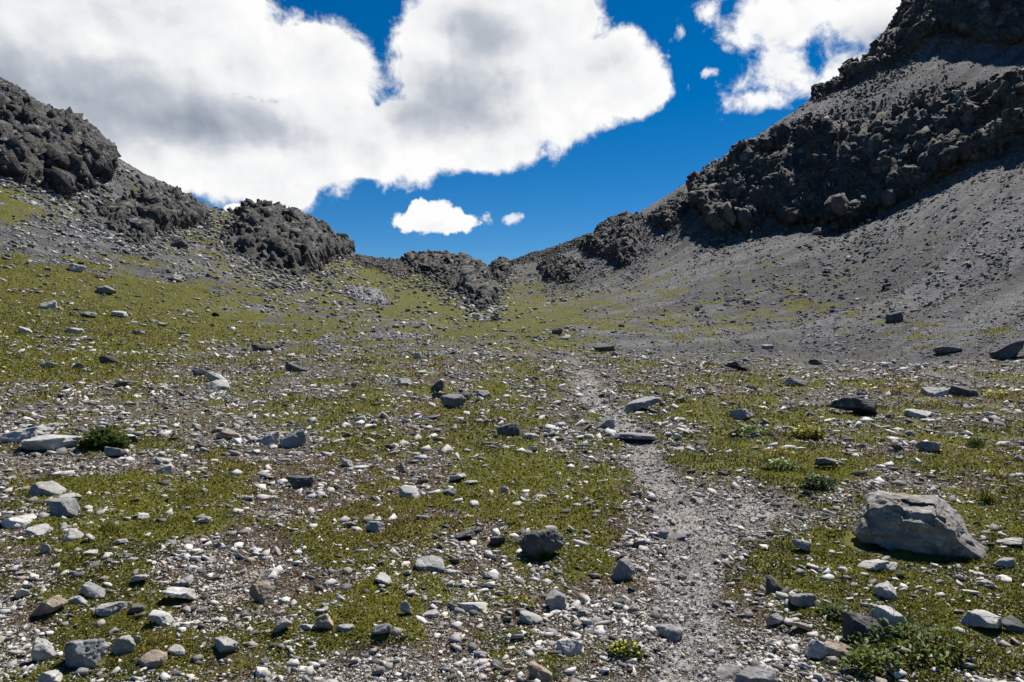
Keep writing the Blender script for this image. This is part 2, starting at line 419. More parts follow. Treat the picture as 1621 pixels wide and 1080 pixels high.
tag(terrain, kind='structure')
# plain sheet under everything, out to the horizon and behind the viewer
gs = 3000.0
gx, gy = np.meshgrid(np.linspace(-gs, gs, 61), np.linspace(-gs, gs, 61), indexing='ij')
gnd = new_obj('ground', np.stack([gx.ravel(), gy.ravel(), np.full(gx.size, -0.6)], 1), grid_faces(61, 61)[:, ::-1], M_GROUND, attrs={'grass': np.full(gx.size, 0.55), 'scree': np.full(gx.size, 0.3), 'trail': np.zeros(gx.size)})
tag(gnd, kind='structure')

# trodden gravel of the trail, laid on the ground
n_l, n_w = 420, 30
ti = np.linspace(0, len(PX) - 1, n_l)
cx, cy, cw = (np.interp(ti, np.arange(len(PX)), a) for a in (PX, PY, PW))
s = np.linspace(-1.25, 1.25, n_w)
px_ = cx[:, None] + cw[:, None] * s[None]; py_ = np.repeat(cy[:, None], n_w, 1)
m = path_mask(px_.ravel(), py_.ravel())
pz = height(px_.ravel(), py_.ravel()) + np.where(m > 0.22, 0.004, -0.05) + 0.010 * fbm(px_.ravel() / 0.05, py_.ravel() / 0.05, 0.0, 2, seed=61)
path = new_obj('path', np.stack([px_.ravel(), py_.ravel(), pz], 1), grid_faces(n_l, n_w), M_GROUND, attrs={'grass': np.zeros(m.size), 'scree': np.full(m.size, 0.1), 'trail': np.clip(m, 0, 1)}, smooth=True)
tag(path, kind='structure')

# ------------------------------------------------------------------ crags and cliffs
def seg_sdf(px, py, poly):
    """signed distance (positive inside) from points to a polygon"""
    d = np.full(px.shape, 1e9); inside = np.zeros(px.shape, bool)
    n = len(poly)
    for k in range(n):
        x0, y0 = poly[k]; x1, y1 = poly[(k + 1) % n]
        ex, ey = x1 - x0, y1 - y0
        t = np.clip(((px - x0) * ex + (py - y0) * ey) / (ex * ex + ey * ey + 1e-9), 0, 1)
        d = np.minimum(d, np.hypot(px - x0 - t * ex, py - y0 - t * ey))
        c = ((y0 > py) != (y1 > py)) & (px < (x1 - x0) * (py - y0) / (y1 - y0 + 1e-12) + x0)
        inside ^= c
    return np.where(inside, d, -d)

def hull_protos(n, seed):
    import bmesh
    out = []
    for k in range(n):
        r = np.random.default_rng(seed + k); bm = bmesh.new()
        pts = np.array([[i, j, q] for i in (-1, 1) for j in (-1, 1) for q in (-1, 1)], float); pts *= 1 - r.random((8, 3)) ** 1.2 * 0.8; pts = np.concatenate([pts, r.uniform(-1, 1, (3, 3)) * 0.95])
        for p in pts: bm.verts.new(p)
        bmesh.ops.convex_hull(bm, input=bm.verts[:])
        for v in [v for v in bm.verts if not v.link_faces]: bm.verts.remove(v)
        bmesh.ops.triangulate(bm, faces=bm.faces[:]); bm.verts.index_update()
        V = np.array([v.co[:] for v in bm.verts]); T = np.array([[v.index for v in f.verts] for f in bm.faces])
        V -= (V.max(0) + V.min(0)) / 2; V /= (V.max(0) - V.min(0)); out.append((V, T)); bm.free()
    return out
HULLS = hull_protos(36, 3000)
def euler_rot(ax, ay, az):
    n = len(ax); A = np.zeros((n, 3, 3)); B = np.zeros((n, 3, 3)); C = np.zeros((n, 3, 3))
    c, s_ = np.cos(ax), np.sin(ax); A[:, 0, 0] = 1; A[:, 1, 1] = c; A[:, 1, 2] = -s_; A[:, 2, 1] = s_; A[:, 2, 2] = c
    c, s_ = np.cos(ay), np.sin(ay); B[:, 1, 1] = 1; B[:, 0, 0] = c; B[:, 0, 2] = s_; B[:, 2, 0] = -s_; B[:, 2, 2] = c
    c, s_ = np.cos(az), np.sin(az); C[:, 2, 2] = 1; C[:, 0, 0] = c; C[:, 0, 1] = -s_; C[:, 1, 0] = s_; C[:, 1, 1] = c
    return A @ B @ C

CRAG_POLYS = []
def crag(name, poly, thick, size, label, cat, mat, step=1.5, rough=1.0, seed=0, edge=14, up=-0.24, bs=1.0):
    """a rock face standing out of the slope: outline measured from the photo, stood at the slope's own distance"""
    CRAG_POLYS.append(poly)
    P = np.array(poly, float); lo = P.min(0) - 8; hi = P.max(0) + 8
    U = np.arange(lo[0], hi[0] + step, step); V = np.arange(hi[1], lo[1] - step, -step)
    nu, nv = len(U), len(V)
    Y = np.zeros((nu, nv))
    for a, u in enumerate(U):
        i = int(np.clip(round((u - US[0]) / 4), 0, NU - 1))
        sk = SIDX[i]
        pv = (CY - F * (LUT[i] - HC) / YS)
        pv = np.minimum.accumulate(pv[:sk + 1])
        ext = pv[-1] - (YS[sk + 1:] - YS[sk]) * 2.2          # round the back of the ridge
        full = np.concatenate([pv, ext])
        Y[a] = np.interp(-V, -full, YS)
    X = (U[:, None] - CX) / F * Y
    x, y = X.ravel(), Y.ravel(); z0 = lut(x, y); z = z0 + relief(x, y, z0)
    Pm = np.stack([x, y, z], 1).reshape(nu, nv, 3)
    du = np.gradient(gsmooth(gsmooth(Pm, 6, 0), 6, 1), axis=0); dv = np.gradient(gsmooth(gsmooth(Pm, 6, 0), 6, 1), axis=1)
    N = np.cross(du, dv); N /= np.linalg.norm(N, axis=2, keepdims=True) + 1e-9
    N[N[..., 2] < 0] *= -1
    st = sstep(0.92, 0.66, N[..., 2]); H = N.copy(); H[..., 2] = N[..., 2] * (1 - st) + up * st; H /= np.linalg.norm(H, axis=2, keepdims=True) + 1e-9
    UU, VV = np.meshgrid(U, V, indexing='ij')
    q = 9.0 * fbm(x / (size * 1.1), y / (size * 1.1), z / (size * 1.1), 3, 0.6, seed=seed + 3).reshape(nu, nv)
    d = seg_sdf(UU + 0, VV, P) + q
    prof = sstep(-2, edge, d)
    big_ = fbm(x / (size * 1.7), y / (size * 1.7), z / (size * 6), 3, 0.5, seed=seed + 6, ridged=True).reshape(nu, nv)
    off = thick * 0.8 * prof * (0.55 + 1.5 * big_) - (1 - sstep(-5, 0, d)) * (thick * 0.5 + 1.0)
    Q = np.concatenate([Pm + H * off[..., None], d[..., None], prof[..., None], VV[..., None]], 2)
    def respace(Q, M):                                   # even spacing along every column of the sheet, steep faces included
        L_ = np.linalg.norm(np.diff(Q[..., :3], axis=1), axis=2)
        L_ = np.minimum(L_, 6 * np.median(L_)) + 1e-4
        S = np.concatenate([np.zeros((len(Q), 1)), np.cumsum(L_, 1)], 1); S = gsmooth(S / S[:, -1:], 14, 0)
        t_ = np.linspace(0, 1, M); o_ = np.empty((len(Q), M, Q.shape[2]))
        for r_ in range(len(Q)):
            for c_ in range(Q.shape[2]): o_[r_, :, c_] = np.interp(t_, S[r_], Q[r_, :, c_])
        return o_
    Q = respace(Q, int(nv * 1.7)); Q = respace(Q.transpose(1, 0, 2), int(nu * 1.15)).transpose(1, 0, 2)
    nu, nv = Q.shape[:2]; d = Q[..., 3]; prof = Q[..., 4]
    sm_ = gsmooth(gsmooth(Q[..., :3], 2.5, 0), 2.5, 1)
    N2 = np.cross(np.gradient(sm_, axis=0), np.gradient(sm_, axis=1)); N2 /= np.linalg.norm(N2, axis=2, keepdims=True) + 1e-9
    sg = np.sign((N2 * np.array([0, -0.7, 0.7])).sum(2).mean()); N2 *= sg
    x, y, z = Q[..., 0].ravel(), Q[..., 1].ravel(), Q[..., 2].ravel()
    a, b, c = x / size, y / size, z / size
    wx = 0.35 * fbm(a * 1.3, b * 1.3, c * 1.3, 2, seed=seed + 9)
    disp = 1.0 * facet(a + wx, b + wx, c * 0.5, seed, 0.9) + 0.62 * facet(a * 2.3 + wx, b * 2.3, c * 1.2 + wx, seed + 1, 0.9) + 0.34 * facet(a * 5.1, b * 5.1, c * 3.2, seed + 2, 1.0) + 0.10 * facet(a * 10, b * 10, c * 8, seed + 4, 1.0)
    disp = gsmooth(gsmooth(disp.reshape(nu, nv), 0.8, 0), 0.8, 1)
    Pn = Q[..., :3] + N2 * (rough * size * 0.20 * disp * (0.2 + 0.8 * prof))[..., None]
    keep = (d > -6)
    f = grid_faces(nu, nv)
    k = keep.ravel(); f = f[k[f].all(1)]
    used = np.unique(f); remap = np.zeros(nu * nv, int); remap[used] = np.arange(len(used))
    # keep the one largest connected patch
    V3 = Pn.reshape(-1, 3)[used]; f = remap[f]
    lab = np.arange(len(V3))
    for _ in range(400):
        mn = lab[f].min(1); new = lab.copy()
        for q_ in range(4): np.minimum.at(new, f[:, q_], mn)
        new = new[new]
        if (new == lab).all(): break
        lab = new
    big = np.bincount(lab).argmax(); kv = lab == big
    f = f[kv[f].all(1)]; rm = np.cumsum(kv) - 1
    V3 = V3[kv]; f = rm[f]
    # jointed blocks standing out of the face
    r = np.random.default_rng(seed + 17)
    cell = np.linalg.norm(np.cross(np.gradient(Pn, axis=0), np.gradient(Pn, axis=1)), axis=2).ravel()
    okc = Q[..., 3].ravel() > -4.5
    VVr = Q[..., 5].ravel(); SKr = np.interp(CX + F * Q[..., 0].ravel() / Q[..., 1].ravel(), US, _sv)
    area = cell[okc].sum(); pr = cell * okc; pr = pr / pr.sum()
    nb = int(np.clip(area / (0.040 * size * size * bs * bs), 60, 5500))
    ci_ = r.choice(len(pr), nb, p=pr); big_n = np.clip(0.12 * (1 - r.random(nb)) ** (-1 / 1.15), 0.12, 0.58) * size * bs
    pf = prof.ravel()[ci_]; big_n *= 0.30 + 0.70 * sstep(0.2, 1.0, pf); big_n = np.where(pf < 0.4, np.minimum(big_n, 0.16 * size * bs), np.where(VVr[ci_] < SKr[ci_] + 3, np.minimum(big_n, 0.34 * size * bs), big_n))
    gate = fbm(x[ci_] / size, y[ci_] / size, z[ci_] / (size * 2), 2, seed=seed + 21)
    big_n *= np.where(gate < -0.12, 0.55, 1.0)
    C_ = Pn.reshape(-1, 3)[ci_] - N2.reshape(-1, 3)[ci_] * (big_n * 0.42 * sstep(0.3, 0.9, pf))[:, None]
    gz_ = lut(C_[:, 0], C_[:, 1]); gz_ = gz_ + relief(C_[:, 0], C_[:, 1], gz_)
    C_[:, 2] = np.where(pf < 0.5, np.maximum(C_[:, 2], gz_ + 0.05 * big_n), C_[:, 2])
    Rm = euler_rot(r.normal(0.18, 0.22, nb), r.normal(-0.26, 0.20, nb), r.normal(0.5, 0.6, nb))
    dims = np.stack([big_n, big_n * r.uniform(0.6, 1.0, nb), big_n * np.where(big_n > 0.3 * size * bs, r.uniform(0.9, 1.4, nb), r.uniform(1.1, 2.4, nb))], 1)
    vb, fb, off_ = [V3], [f[:, ::-1]], len(V3); tri = []; shade = [np.full(len(V3), 0.85)]; bsh = np.exp(r.normal(0, 0.33, nb))
    pid = r.integers(0, len(HULLS), nb)
    for k_, (HV, HT) in enumerate(HULLS):
        m_ = np.flatnonzero(pid == k_)
        if not len(m_): continue
        W_ = np.einsum('nij,nvj->nvi', Rm[m_], HV[None] * dims[m_][:, None]) + C_[m_][:, None]
        vb.append(W_.reshape(-1, 3)); shade.append(np.repeat(bsh[m_], len(HV))); tri.append((HT[None] + (np.arange(len(m_)) * len(HV))[:, None, None] + off_).reshape(-1, 3)); off_ += len(m_) * len(HV)
    V3 = np.concatenate(vb)
    base = V3.mean(0); base[2] = V3[:, 2].min()
    o = new_obj(name, V3 - base, fb + [np.concatenate(tri)], mat, attrs={'shade': np.concatenate(shade)})
    o.location = base
    return tag(o, label, cat)

crag('cliff', [(-140,100),(-60,120),(0,160),(30,167),(70,173),(100,187),(135,203),(150,224),(172,245),(170,266),(142,279),(112,297),(96,311),(80,300),(62,292),(38,288),(0,278),(-60,262),(-140,240)], 3.5, 5.0, 'dark craggy cliff above the green grass streak, below the steep descending ridge', 'cliff', M_CRAG, seed=100, up=-0.05, bs=1.4)
crag('rock_outcrop', [(144,343),(152,332),(170,322),(202,314),(235,298),(273,306),(316,331),(328,350),(322,356),(305,358),(290,370),(262,366),(240,371),(228,386),(214,378),(187,365),(168,352)], 3.0, 4.0, 'grey crag with mossy green ledges between the craggy cliff and the round knoll', 'outcrop', M_CRAG, seed=130, up=0.22, bs=1.4)
crag('rock_outcrop', [(356,383),(368,371),(380,350),(371,336),(390,326),(411,323),(442,328),(477,338),(500,350),(530,366),(556,388),(560,404),(530,412),(512,418),(502,431),(482,437),(462,434),(426,424),(401,414),(376,401)], 4.0, 5.0, 'big dark rounded rock knoll on the skyline above the grassy slope', 'outcrop', M_CRAG, seed=160, up=0.22, bs=1.4)
crag('rock_outcrop', [(633,420),(640,404),(676,400),(701,397),(714,393),(731,404),(755,415),(775,440),(787,468),(782,484),(762,489),(742,477),(722,458),(700,446),(676,436),(650,428)], 3.0, 5.0, 'broad low rock outcrop with a rounded lower nose, in the middle of the pass', 'outcrop', M_CRAG, seed=190, edge=10, up=0.22, bs=1.4)
crag('rock_outcrop', [(777,426),(785,412),(796,403),(805,408),(806,430),(793,446),(780,440)], 2.5, 4.0, 'small dark rock tooth standing in the lowest notch of the pass', 'outcrop', M_CRAG, step=1.2, seed=220, edge=7, up=0.22)
crag('rock_outcrop', [(853,424),(870,414),(890,412),(918,418),(920,430),(905,446),(886,446),(866,444)], 2.0, 4.0, 'low grey rock rib in the scree between the pass and the dark twin crag', 'outcrop', M_CRAG, step=1.2, seed=250, edge=8, up=0.22)
crag('rock_outcrop', [(915,391),(940,380),(951,362),(974,340),(992,338),(1008,352),(1014,372),(1016,390),(1010,406),(986,421),(974,415),(953,409),(935,402)], 3.0, 4.5, 'dark jagged twin crag on the skyline just uphill of the pass', 'outcrop', M_CLIFF, step=1.2, seed=280, edge=10, up=0.22)
crag('rock_outcrop', [(1024,353),(1042,337),(1072,315),(1090,327),(1078,351),(1062,363),(1042,361)], 2.5, 4.0, 'small dark wedge of rock beside the lower end of the great shaded cliff', 'outcrop', M_CLIFF, step=1.2, seed=310, edge=8, up=0.22)
crag('cliff', [(1104,296),(1135,268),(1165,248),(1211,229),(1249,201),(1287,196),(1340,186),(1375,178),(1413,168),(1464,160),(1515,150),(1565,142),(1621,134),(1760,100),(1780,180),(1700,205),(1621,236),(1580,252),(1540,262),(1489,282),(1439,310),(1388,342),(1353,361),(1332,362),(1312,349),(1280,352),(1244,352),(1216,338),(1203,360),(1181,376),(1168,363),(1148,379),(1128,376),(1115,345)], 6.0, 7.0, 'great dark shaded cliff band standing over the grey scree slope', 'cliff', M_CLIFF, seed=340, edge=16, bs=0.85)
crag('cliff', [(1337,143),(1345,110),(1372,80),(1400,50),(1425,15),(1440,-20),(1480,-70),(1540,-150),(1621,-230),(1760,-300),(1770,10),(1700,40),(1621,68),(1590,76),(1540,68),(1514,56),(1500,46),(1464,68),(1426,92),(1388,120)], 5.0, 7.0, 'topmost black cliff above the pale scree ledge, cut off by the picture edge', 'cliff', M_CLIFF, step=2.0, seed=370, edge=14, bs=0.8)
crag('rock_outcrop', [(1287,158),(1289,142),(1305,124),(1332,108),(1352,104),(1350,128),(1330,140),(1312,152)], 2.0, 3.0, 'small paler outcrop on the skyline at the foot of the topmost cliff', 'outcrop', M_CRAG, step=1.0, seed=400, edge=6, up=0.22)
crag('rock_outcrop', [(542,462),(556,454),(575,458),(598,464),(612,478),(604,484),(582,478),(560,472)], 0.8, 2.5, 'small broken pale ledge in the grass below the round knoll', 'outcrop', M_ROCK['grey'], step=1.0, seed=430, edge=5, up=0.22)
crag('rock_outcrop', [(812,414),(850,398),(900,383),(930,370),(936,379),(900,393),(862,407),(825,417)], 0.7, 2.6, 'thin broken rock rim on the skyline between the notch tooth and the twin crag', 'outcrop', M_CRAG, step=1.2, seed=460, edge=5, up=0.2)
crag('rock_outcrop', [(-70,88),(0,115),(40,138),(80,170),(62,174),(30,160),(0,142),(-70,112)], 0.8, 2.6, 'jagged rubble teeth on the highest crest above the craggy cliff', 'outcrop', M_CRAG, step=1.2, seed=520, edge=5, up=0.2)
crag('rock_outcrop', [(562,404),(600,408),(634,411),(648,428),(640,440),(616,432),(588,424),(566,416)], 0.8, 2.4, 'low bouldery rim filling the skyline dip between the round knoll and the pass outcrop', 'outcrop', M_CRAG, step=1.2, seed=550, edge=5, up=0.2)

# ------------------------------------------------------------------ boulders and stones, one object each
def poly_radius(dirs, planes):
    r = np.full(len(dirs), 9.0)
    for n, d in planes:
        n = np.asarray(n, float); n = n / np.linalg.norm(n)
        c = dirs @ n
        r = np.where(c > 1e-3, np.minimum(r, d / np.maximum(c, 1e-3)), r)
    return r
def rand_planes(r, kind):
    pl = []
    n = 34 if kind == 'round' else r.integers(7, 11)
    a0 = r.uniform(0, 6.28)
    for q in range(n):
        v = r.normal(size=3)
        if kind != 'round':
            an = a0 + 6.283 * (q + r.uniform(-0.38, 0.38)) / n
            v = np.array([math.cos(an), math.sin(an), r.normal(0.12, 0.22 if kind == 'slab' else 0.5)])
        pl.append((v, r.uniform(0.82, 1.0) if kind == 'round' else r.uniform(0.58, 1.0)))
    t = 0.30 if kind == 'slab' else 0.16
    for sgn in (1, -1):
        pl.append(((r.normal(0, t), r.normal(0, t), sgn), r.uniform(0.5, 0.75) * (0.5 if kind == 'slab' else 1)))
    if kind != 'round':
        pl.append(((r.normal(0, 0.6), r.normal(0, 0.6), 1.0), r.uniform(0.5, 0.62)))
    if kind == 'slab':
        pl.append(((r.normal(0, 0.5), r.normal(0, 0.5), 1.0), r.uniform(0.33, 0.42)))
    if kind == 'wedge':
        pl.append(((r.uniform(0.5, 0.9) * r.choice([-1, 1]), r.uniform(-.2, .3), 0.8), 0.38))
    return pl
def stone_shape(seed, kind, w, d, h, sub, sink=0.22):
    r = np.random.default_rng(seed)
    D, T = ICO[sub]
    if kind in ('wedge', 'block'): h *= 0.86
    V = D * poly_radius(D, rand_planes(r, kind))[:, None]
    a = r.normal(0, 0.10 if kind == 'slab' else 0.2); b = r.normal(0, 0.08)
    V[:, 2] += a * V[:, 0] + b * V[:, 1]
    k = 3.2 if sub >= 3 else 2.0
    if kind == 'round': k = 5.0
    V = V * (1 + (0.10 * facet(V[:, 0] * k + seed % 97, V[:, 1] * k, V[:, 2] * k, seed, 0.7) + 0.05 * fbm(V[:, 0] * 3 + seed % 89, V[:, 1] * 3, V[:, 2] * 3, 3, seed=seed))[:, None])
    lo, hi = V.min(0), V.max(0)
    V = (V - (lo + hi) / 2) / (hi - lo)
    V[:, 0] *= w; V[:, 1] *= d; V[:, 2] = (V[:, 2] + 0.5) * h * (1 + sink) - h * sink
    return V, T

# u, base v, width px, height px, shape, tone, label, short name used to point at smaller stones beside it
ROCKS = [
 (1368,1018,74,50,'block','dark','rounded dark stone propping up a white slab below the big boulder','the dark propping stone'),
 (1404,1000,66,40,'slab','pale','broad white slab leaning on a rounded dark stone below the big boulder','the leaning white slab'),
 (1292,1042,42,30,'block','pale','chunky off-white stone in grass at the foot of the leaning white slab',None),
 (1324,1038,44,18,'slab','tan','thin brown plate lying beside the chunky off-white stone',None),
 (1357,657,84,30,'block','dark','dark humped boulder alone on the brown meadow above the big boulder','the dark humped boulder'),
 (1172,588,46,19,'wedge','dark','dark pointed boulder where the meadow meets the scree foot','the dark pointed boulder'),
 (1482,628,44,17,'block','pale','pale flat-topped boulder touching its dark twin near yellow flowers','the pale twin boulder'),
 (1523,629,48,20,'block','dark','dark twin of the pale flat-topped boulder near yellow flowers',None),
 (1592,570,46,34,'block','dark','dark brown block at the scree foot, biggest there','the dark brown scree block'),
 (1260,612,40,16,'wedge','grey','low grey boulder with a pale back on brown turf at the scree foot','the low grey boulder'),
 (1175,665,44,17,'slab','pale','bright white slab with a dark hollow under it, beside pale flowers','the bright hollow slab'),
 (1017,653,62,23,'slab','grey','greenish grey slab raised like a table beside the path','the table-like slab'),
 (1005,703,70,14,'slab','grey','long low slab lying across the path as a step','the step across the path'),
 (958,682,30,24,'wedge','grey','grey wedge standing at the path edge above the step-like slab','the path-edge wedge'),
 (957,558,38,14,'block','dark','dark squat boulder above the top of the visible path','the squat boulder above the path'),
 (1417,510,28,20,'block','dark','lone dark brown block half way up the foot of the grey scree','the lone scree block'),
 (1312,742,58,20,'wedge','grey','bluish grey stone with a dark end beside yellow flower cushions','the bluish stone by the flowers'),
 (1471,716,38,19,'block','grey','grey lumpy stone on the gravel patch above the big boulder','the lumpy gravel-patch stone'),
 (1456,662,42,11,'slab','pale','narrow pale slab on turf past the dark humped boulder',None),
 (1441,692,18,11,'block','pale',None,None),
 (1602,866,44,13,'slab','pale','flat white slab in grass behind the big boulder, away from the path','the flat slab past the boulder'),
 (1553,1000,64,24,'slab','pale','wide smooth pale slab behind the leafy willow','the smooth slab by the willow'),
 (1606,1004,40,20,'slab','dark','dark thin slab at the picture edge beside the smooth pale slab',None),
 (1589,900,28,17,'block','pale','small pale block just below the pointed end of the big boulder','the block at the boulder end'),
 (1381,904,46,14,'slab','pale','thin pale slab lying just in front of the big boulder','the slab before the boulder'),
 (1411,904,24,11,'slab','pale',None,None),
 (1402,946,36,18,'slab','pale',None,None),
 (1229,940,32,28,'wedge','dark','dark pyramid stone on the gravel between path and big boulder','the dark pyramid'),
 (1268,874,32,22,'block','grey','grey double stone on gravel beside the path, level with the big boulder','the grey double stone'),
 (1270,962,40,20,'slab','grey',None,None),
 (1226,990,28,15,'slab','pale',None,None),
 (1268,1001,34,13,'slab','tan',None,None),
 (858,882,76,42,'round','dark','big round dark stone with a white-lit top, alone left of the path','the round dark stone'),
 (985,919,42,38,'wedge','grey','bluish grey angular stone between the round dark stone and the path','the bluish angular stone'),
 (1046,853,25,17,'block','grey','small grey block on the path edge above the bluish angular stone','the path-edge block'),
 (1073,856,40,11,'slab','grey',None,None),
 (1012,868,22,14,'block','dark',None,None),
 (880,966,38,24,'slab','grey','flat grey stone beside the small orange flower','the flat stone by the orange flower'),
 (841,987,38,16,'slab','pale','jagged white slab just below the small orange flower','the jagged white slab'),
 (900,1036,46,22,'slab','pale','brightest white slab, lying among low plants near the yellow flower clump','the brightest slab'),
 (856,1078,40,29,'wedge','tan','pinkish split stone near the lower picture edge, below the brightest slab','the pinkish split stone'),
 (1062,1017,40,22,'slab','grey','pale bluish slab sunk in the path beside the yellow flower clump','the sunken path slab'),
 (1153,1077,56,15,'slab','grey','long grey slab at the lower edge of the path','the long path slab'),
 (1196,1086,70,20,'slab','grey','largest grey slab at the lower edge of the path',None),
 (806,692,40,21,'round','dark','dark oval stone in green turf, half way between cairn and round dark stone','the dark oval stone'),
 (718,645,42,20,'round','grey','rounded grey boulder in the group below the dark standing stone','the rounded group boulder'),
 (733,634,28,14,'block','dark',None,None),
 (693,622,22,24,'wedge','dark','dark standing stone, tallest of the group in the middle of the meadow','the dark standing stone'),
 (696,632,26,12,'block','dark',None,None),
 (765,630,24,13,'block','pale','white rounded stone in the group below the dark standing stone',None),
 (640,611,26,13,'block','pale','white stone with a dark front, first in a loose row by the standing stone','the row-end white stone'),
 (668,594,20,8,'slab','pale',None,None),
 (661,568,15,11,'block','pale',None,None),
 (475,774,46,19,'slab','dark','dark boat-shaped slab at the edge of a grassy patch','the boat-shaped slab'),
 (649,788,36,20,'slab','pale','white ridge-backed slab on the gravel patch in the middle of the meadow','the ridge-backed slab'),
 (725,762,28,12,'slab','pale','small white slab, upper one of a pair in the middle gravel','the white pair'),
 (745,770,26,9,'slab','pale',None,None),
 (711,785,24,11,'slab','grey',None,None),
 (550,739,20,15,'block','pale',None,None),
 (637,749,14,20,'wedge','tan','small brown pointed stone standing up in the middle gravel','the brown pointed stone'),
 (464,707,42,32,'block','grey','dark grey upright slab on the pale stone heap','the upright slab on the heap'),
 (427,704,30,24,'block','pale','pale rounded stone leaning beside the upright grey slab',None),
 (361,697,38,17,'wedge','tan','brownish tilted wedge in the pale stone heap',None),
 (470,589,36,20,'wedge','dark','dark leaning slab at the foot of the grassy slope','the dark leaning slab'),
 (343,604,36,18,'wedge','pale','white crest stone on top of a little stone pile','the white crest stone'),
 (346,617,40,14,'slab','pale','pale lower stone of the little pile, under the white crest stone',None),
 (318,596,34,14,'block','dark',None,None),
 (175,576,34,14,'block','dark','dark oval boulder at the foot of the green hillside','the dark hillside-foot boulder'),
 (198,612,38,9,'slab','dark','low dark slab in the turf below the dark hillside-foot boulder','the low dark slab'),
 (124,584,20,10,'block','grey',None,None),
 (76,583,28,9,'slab','pale',None,None),
 (47,700,82,30,'block','pale','big white boulder with grey flecks beside the dark green shrub','the flecked white boulder'),
 (82,714,100,20,'slab','pale','long flat white slab lying in front of the flecked white boulder','the long white slab'),
 (186,724,34,16,'slab','grey','layered grey slab in turf below the dark green shrub','the layered slab'),
 (258,735,28,9,'slab','pale',None,None),
 (262,750,22,14,'block','pale','squarish white block on the stone heap below the layered slab','the squarish white block'),
 (212,703,22,14,'block','dark',None,None),
 (78,784,58,20,'slab','pale','broad white plate on the stony ground above the grey lit-top block','the broad white plate'),
 (110,795,40,10,'slab','pale',None,None),
 (101,820,54,28,'wedge','grey','grey block with a dark underside beside a grassy hollow','the grey lit-top block'),
 (226,823,22,10,'slab','pale','lone white chip in the middle of the grassy hollow','the lone white chip'),
 (116,856,32,15,'slab','pale','white tilted slab on the edge of the grassy hollow','the tilted white slab'),
 (73,876,18,16,'block','pale',None,None),
 (190,863,26,8,'slab','pale',None,None),
 (77,975,54,29,'wedge','tan','cream boulder with a broken flank among pale rubble','the cream boulder'),
 (125,957,34,15,'block','pale','rounded white stone beside the cream boulder','the rounded white stone'),
 (148,947,44,21,'wedge','grey','grey sloping slab behind the rounded white stone','the grey sloping slab'),
 (138,1057,68,46,'block','grey','big grey block with a black shaded front, lowest large stone in the grass','the big grey block'),
 (70,1047,38,36,'wedge','pale','pale pointed stone next to the big grey block','the pale pointed stone'),
 (196,1037,36,30,'block','pale','pinkish white rounded stone past the big grey block','the pinkish white stone'),
 (218,1018,11,12,'block','pale',None,None),
 (242,1058,40,18,'slab','tan','long cream splinter lying in the grass past the big grey block','the cream splinter'),
 (283,1037,32,10,'slab','pale',None,None),
 (357,1036,42,20,'block','pale','white lumpy stone alone in dark grass','the white lumpy stone'),
 (222,927,28,14,'slab','pale',None,None),
 (256,990,38,20,'slab','pale','jagged white stone between stony patch and dark grass','the jagged white stone'),
 (178,974,44,16,'slab','pale','white curved slab past the rounded white stone','the curved slab'),
 (216,972,26,13,'block','dark',None,None),
 (285,955,50,18,'slab','pale','long white plate on the brown stony patch','the long plate on brown gravel'),
 (290,930,30,13,'slab','pale',None,None),
 (414,956,46,34,'block','tan','brown blocky boulder on the stony patch, brownest of all','the brown boulder'),
 (448,1000,30,20,'wedge','pale','white stone with a black front at the edge of dark grass','the black-fronted white stone'),
 (515,998,30,28,'wedge','tan','pinkish pyramid stone at the edge of dark grass','the pinkish pyramid'),
 (488,1000,26,12,'slab','pale',None,None),
 (548,1001,32,10,'slab','pale',None,None),
 (605,1009,30,17,'slab','grey',None,None),
 (644,974,22,25,'wedge','pale','spotted white stone standing beside the bright moss cushion','the spotted stone'),
 (607,926,30,14,'slab','pale',None,None),
 (541,951,20,11,'slab','pale',None,None),
 (752,968,58,13,'slab','pale','long narrow white slab on gravel between moss cushion and orange flower','the long narrow slab'),
 (735,856,36,13,'slab','dark','dark arched stone on the gravel uphill of the round dark stone','the dark arched stone'),
 (788,862,26,12,'block','dark',None,None),
 (682,904,50,13,'slab','grey','long grey slab half sunk beside the bright moss cushion','the half-sunk slab'),
 (593,842,34,17,'block','grey','grey cluster stone in turf under the boat-shaped slab','the cluster stone'),
 (30,835,60,12,'slab','pale','thin white ledge at the picture edge beside the grey lit-top block','the thin ledge'),
 (60,848,44,10,'slab','pale',None,None),
 (80,1086,36,20,'block','pale','pale stone cut by the lower picture edge below the big grey block',None),
 (284,395,30,22,'block','dark','dark boulder sitting right under the mossy crag','the boulder under the crag'),
 (143,343,24,9,'slab','grey','lone slab on the grey scree below the craggy cliff','the lone slope slab'),
 (122,431,28,15,'block','pale','pale blocky stone, topmost of the stone line on the green hillside','the topmost hillside stone'),
 (75,489,28,13,'slab','pale','pale slab in the lower stone line on the green hillside','the hillside slab'),
 (167,466,34,17,'wedge','grey','grey tilted slab in the upper stone line on the green hillside','the tilted hillside slab'),
 (275,446,28,12,'block','pale','pale jagged stone where hillside grass meets the scree','the hillside-edge stone'),
 (38,528,22,12,'block','pale','white block near the foot of the green hillside','the hillside-foot block'),
 (118,528,28,8,'slab','pale',None,None),
 (190,502,24,9,'slab','pale','pale long stone in the middle of the green hillside','the mid-hillside stone'),
 (218,529,20,6,'slab','pale',None,None),
 (140,503,26,9,'slab','grey',None,None),
 (258,517,14,6,'slab','pale',None,None),
 (415,556,40,13,'wedge','dark','dark low ledge stone on the rubble at the slope foot','the dark ledge stone'),
 (895,538,16,9,'block','pale',None,None),
 (882,530,18,13,'block','dark',None,None),
 (1215,553,20,7,'slab','pale',None,None),
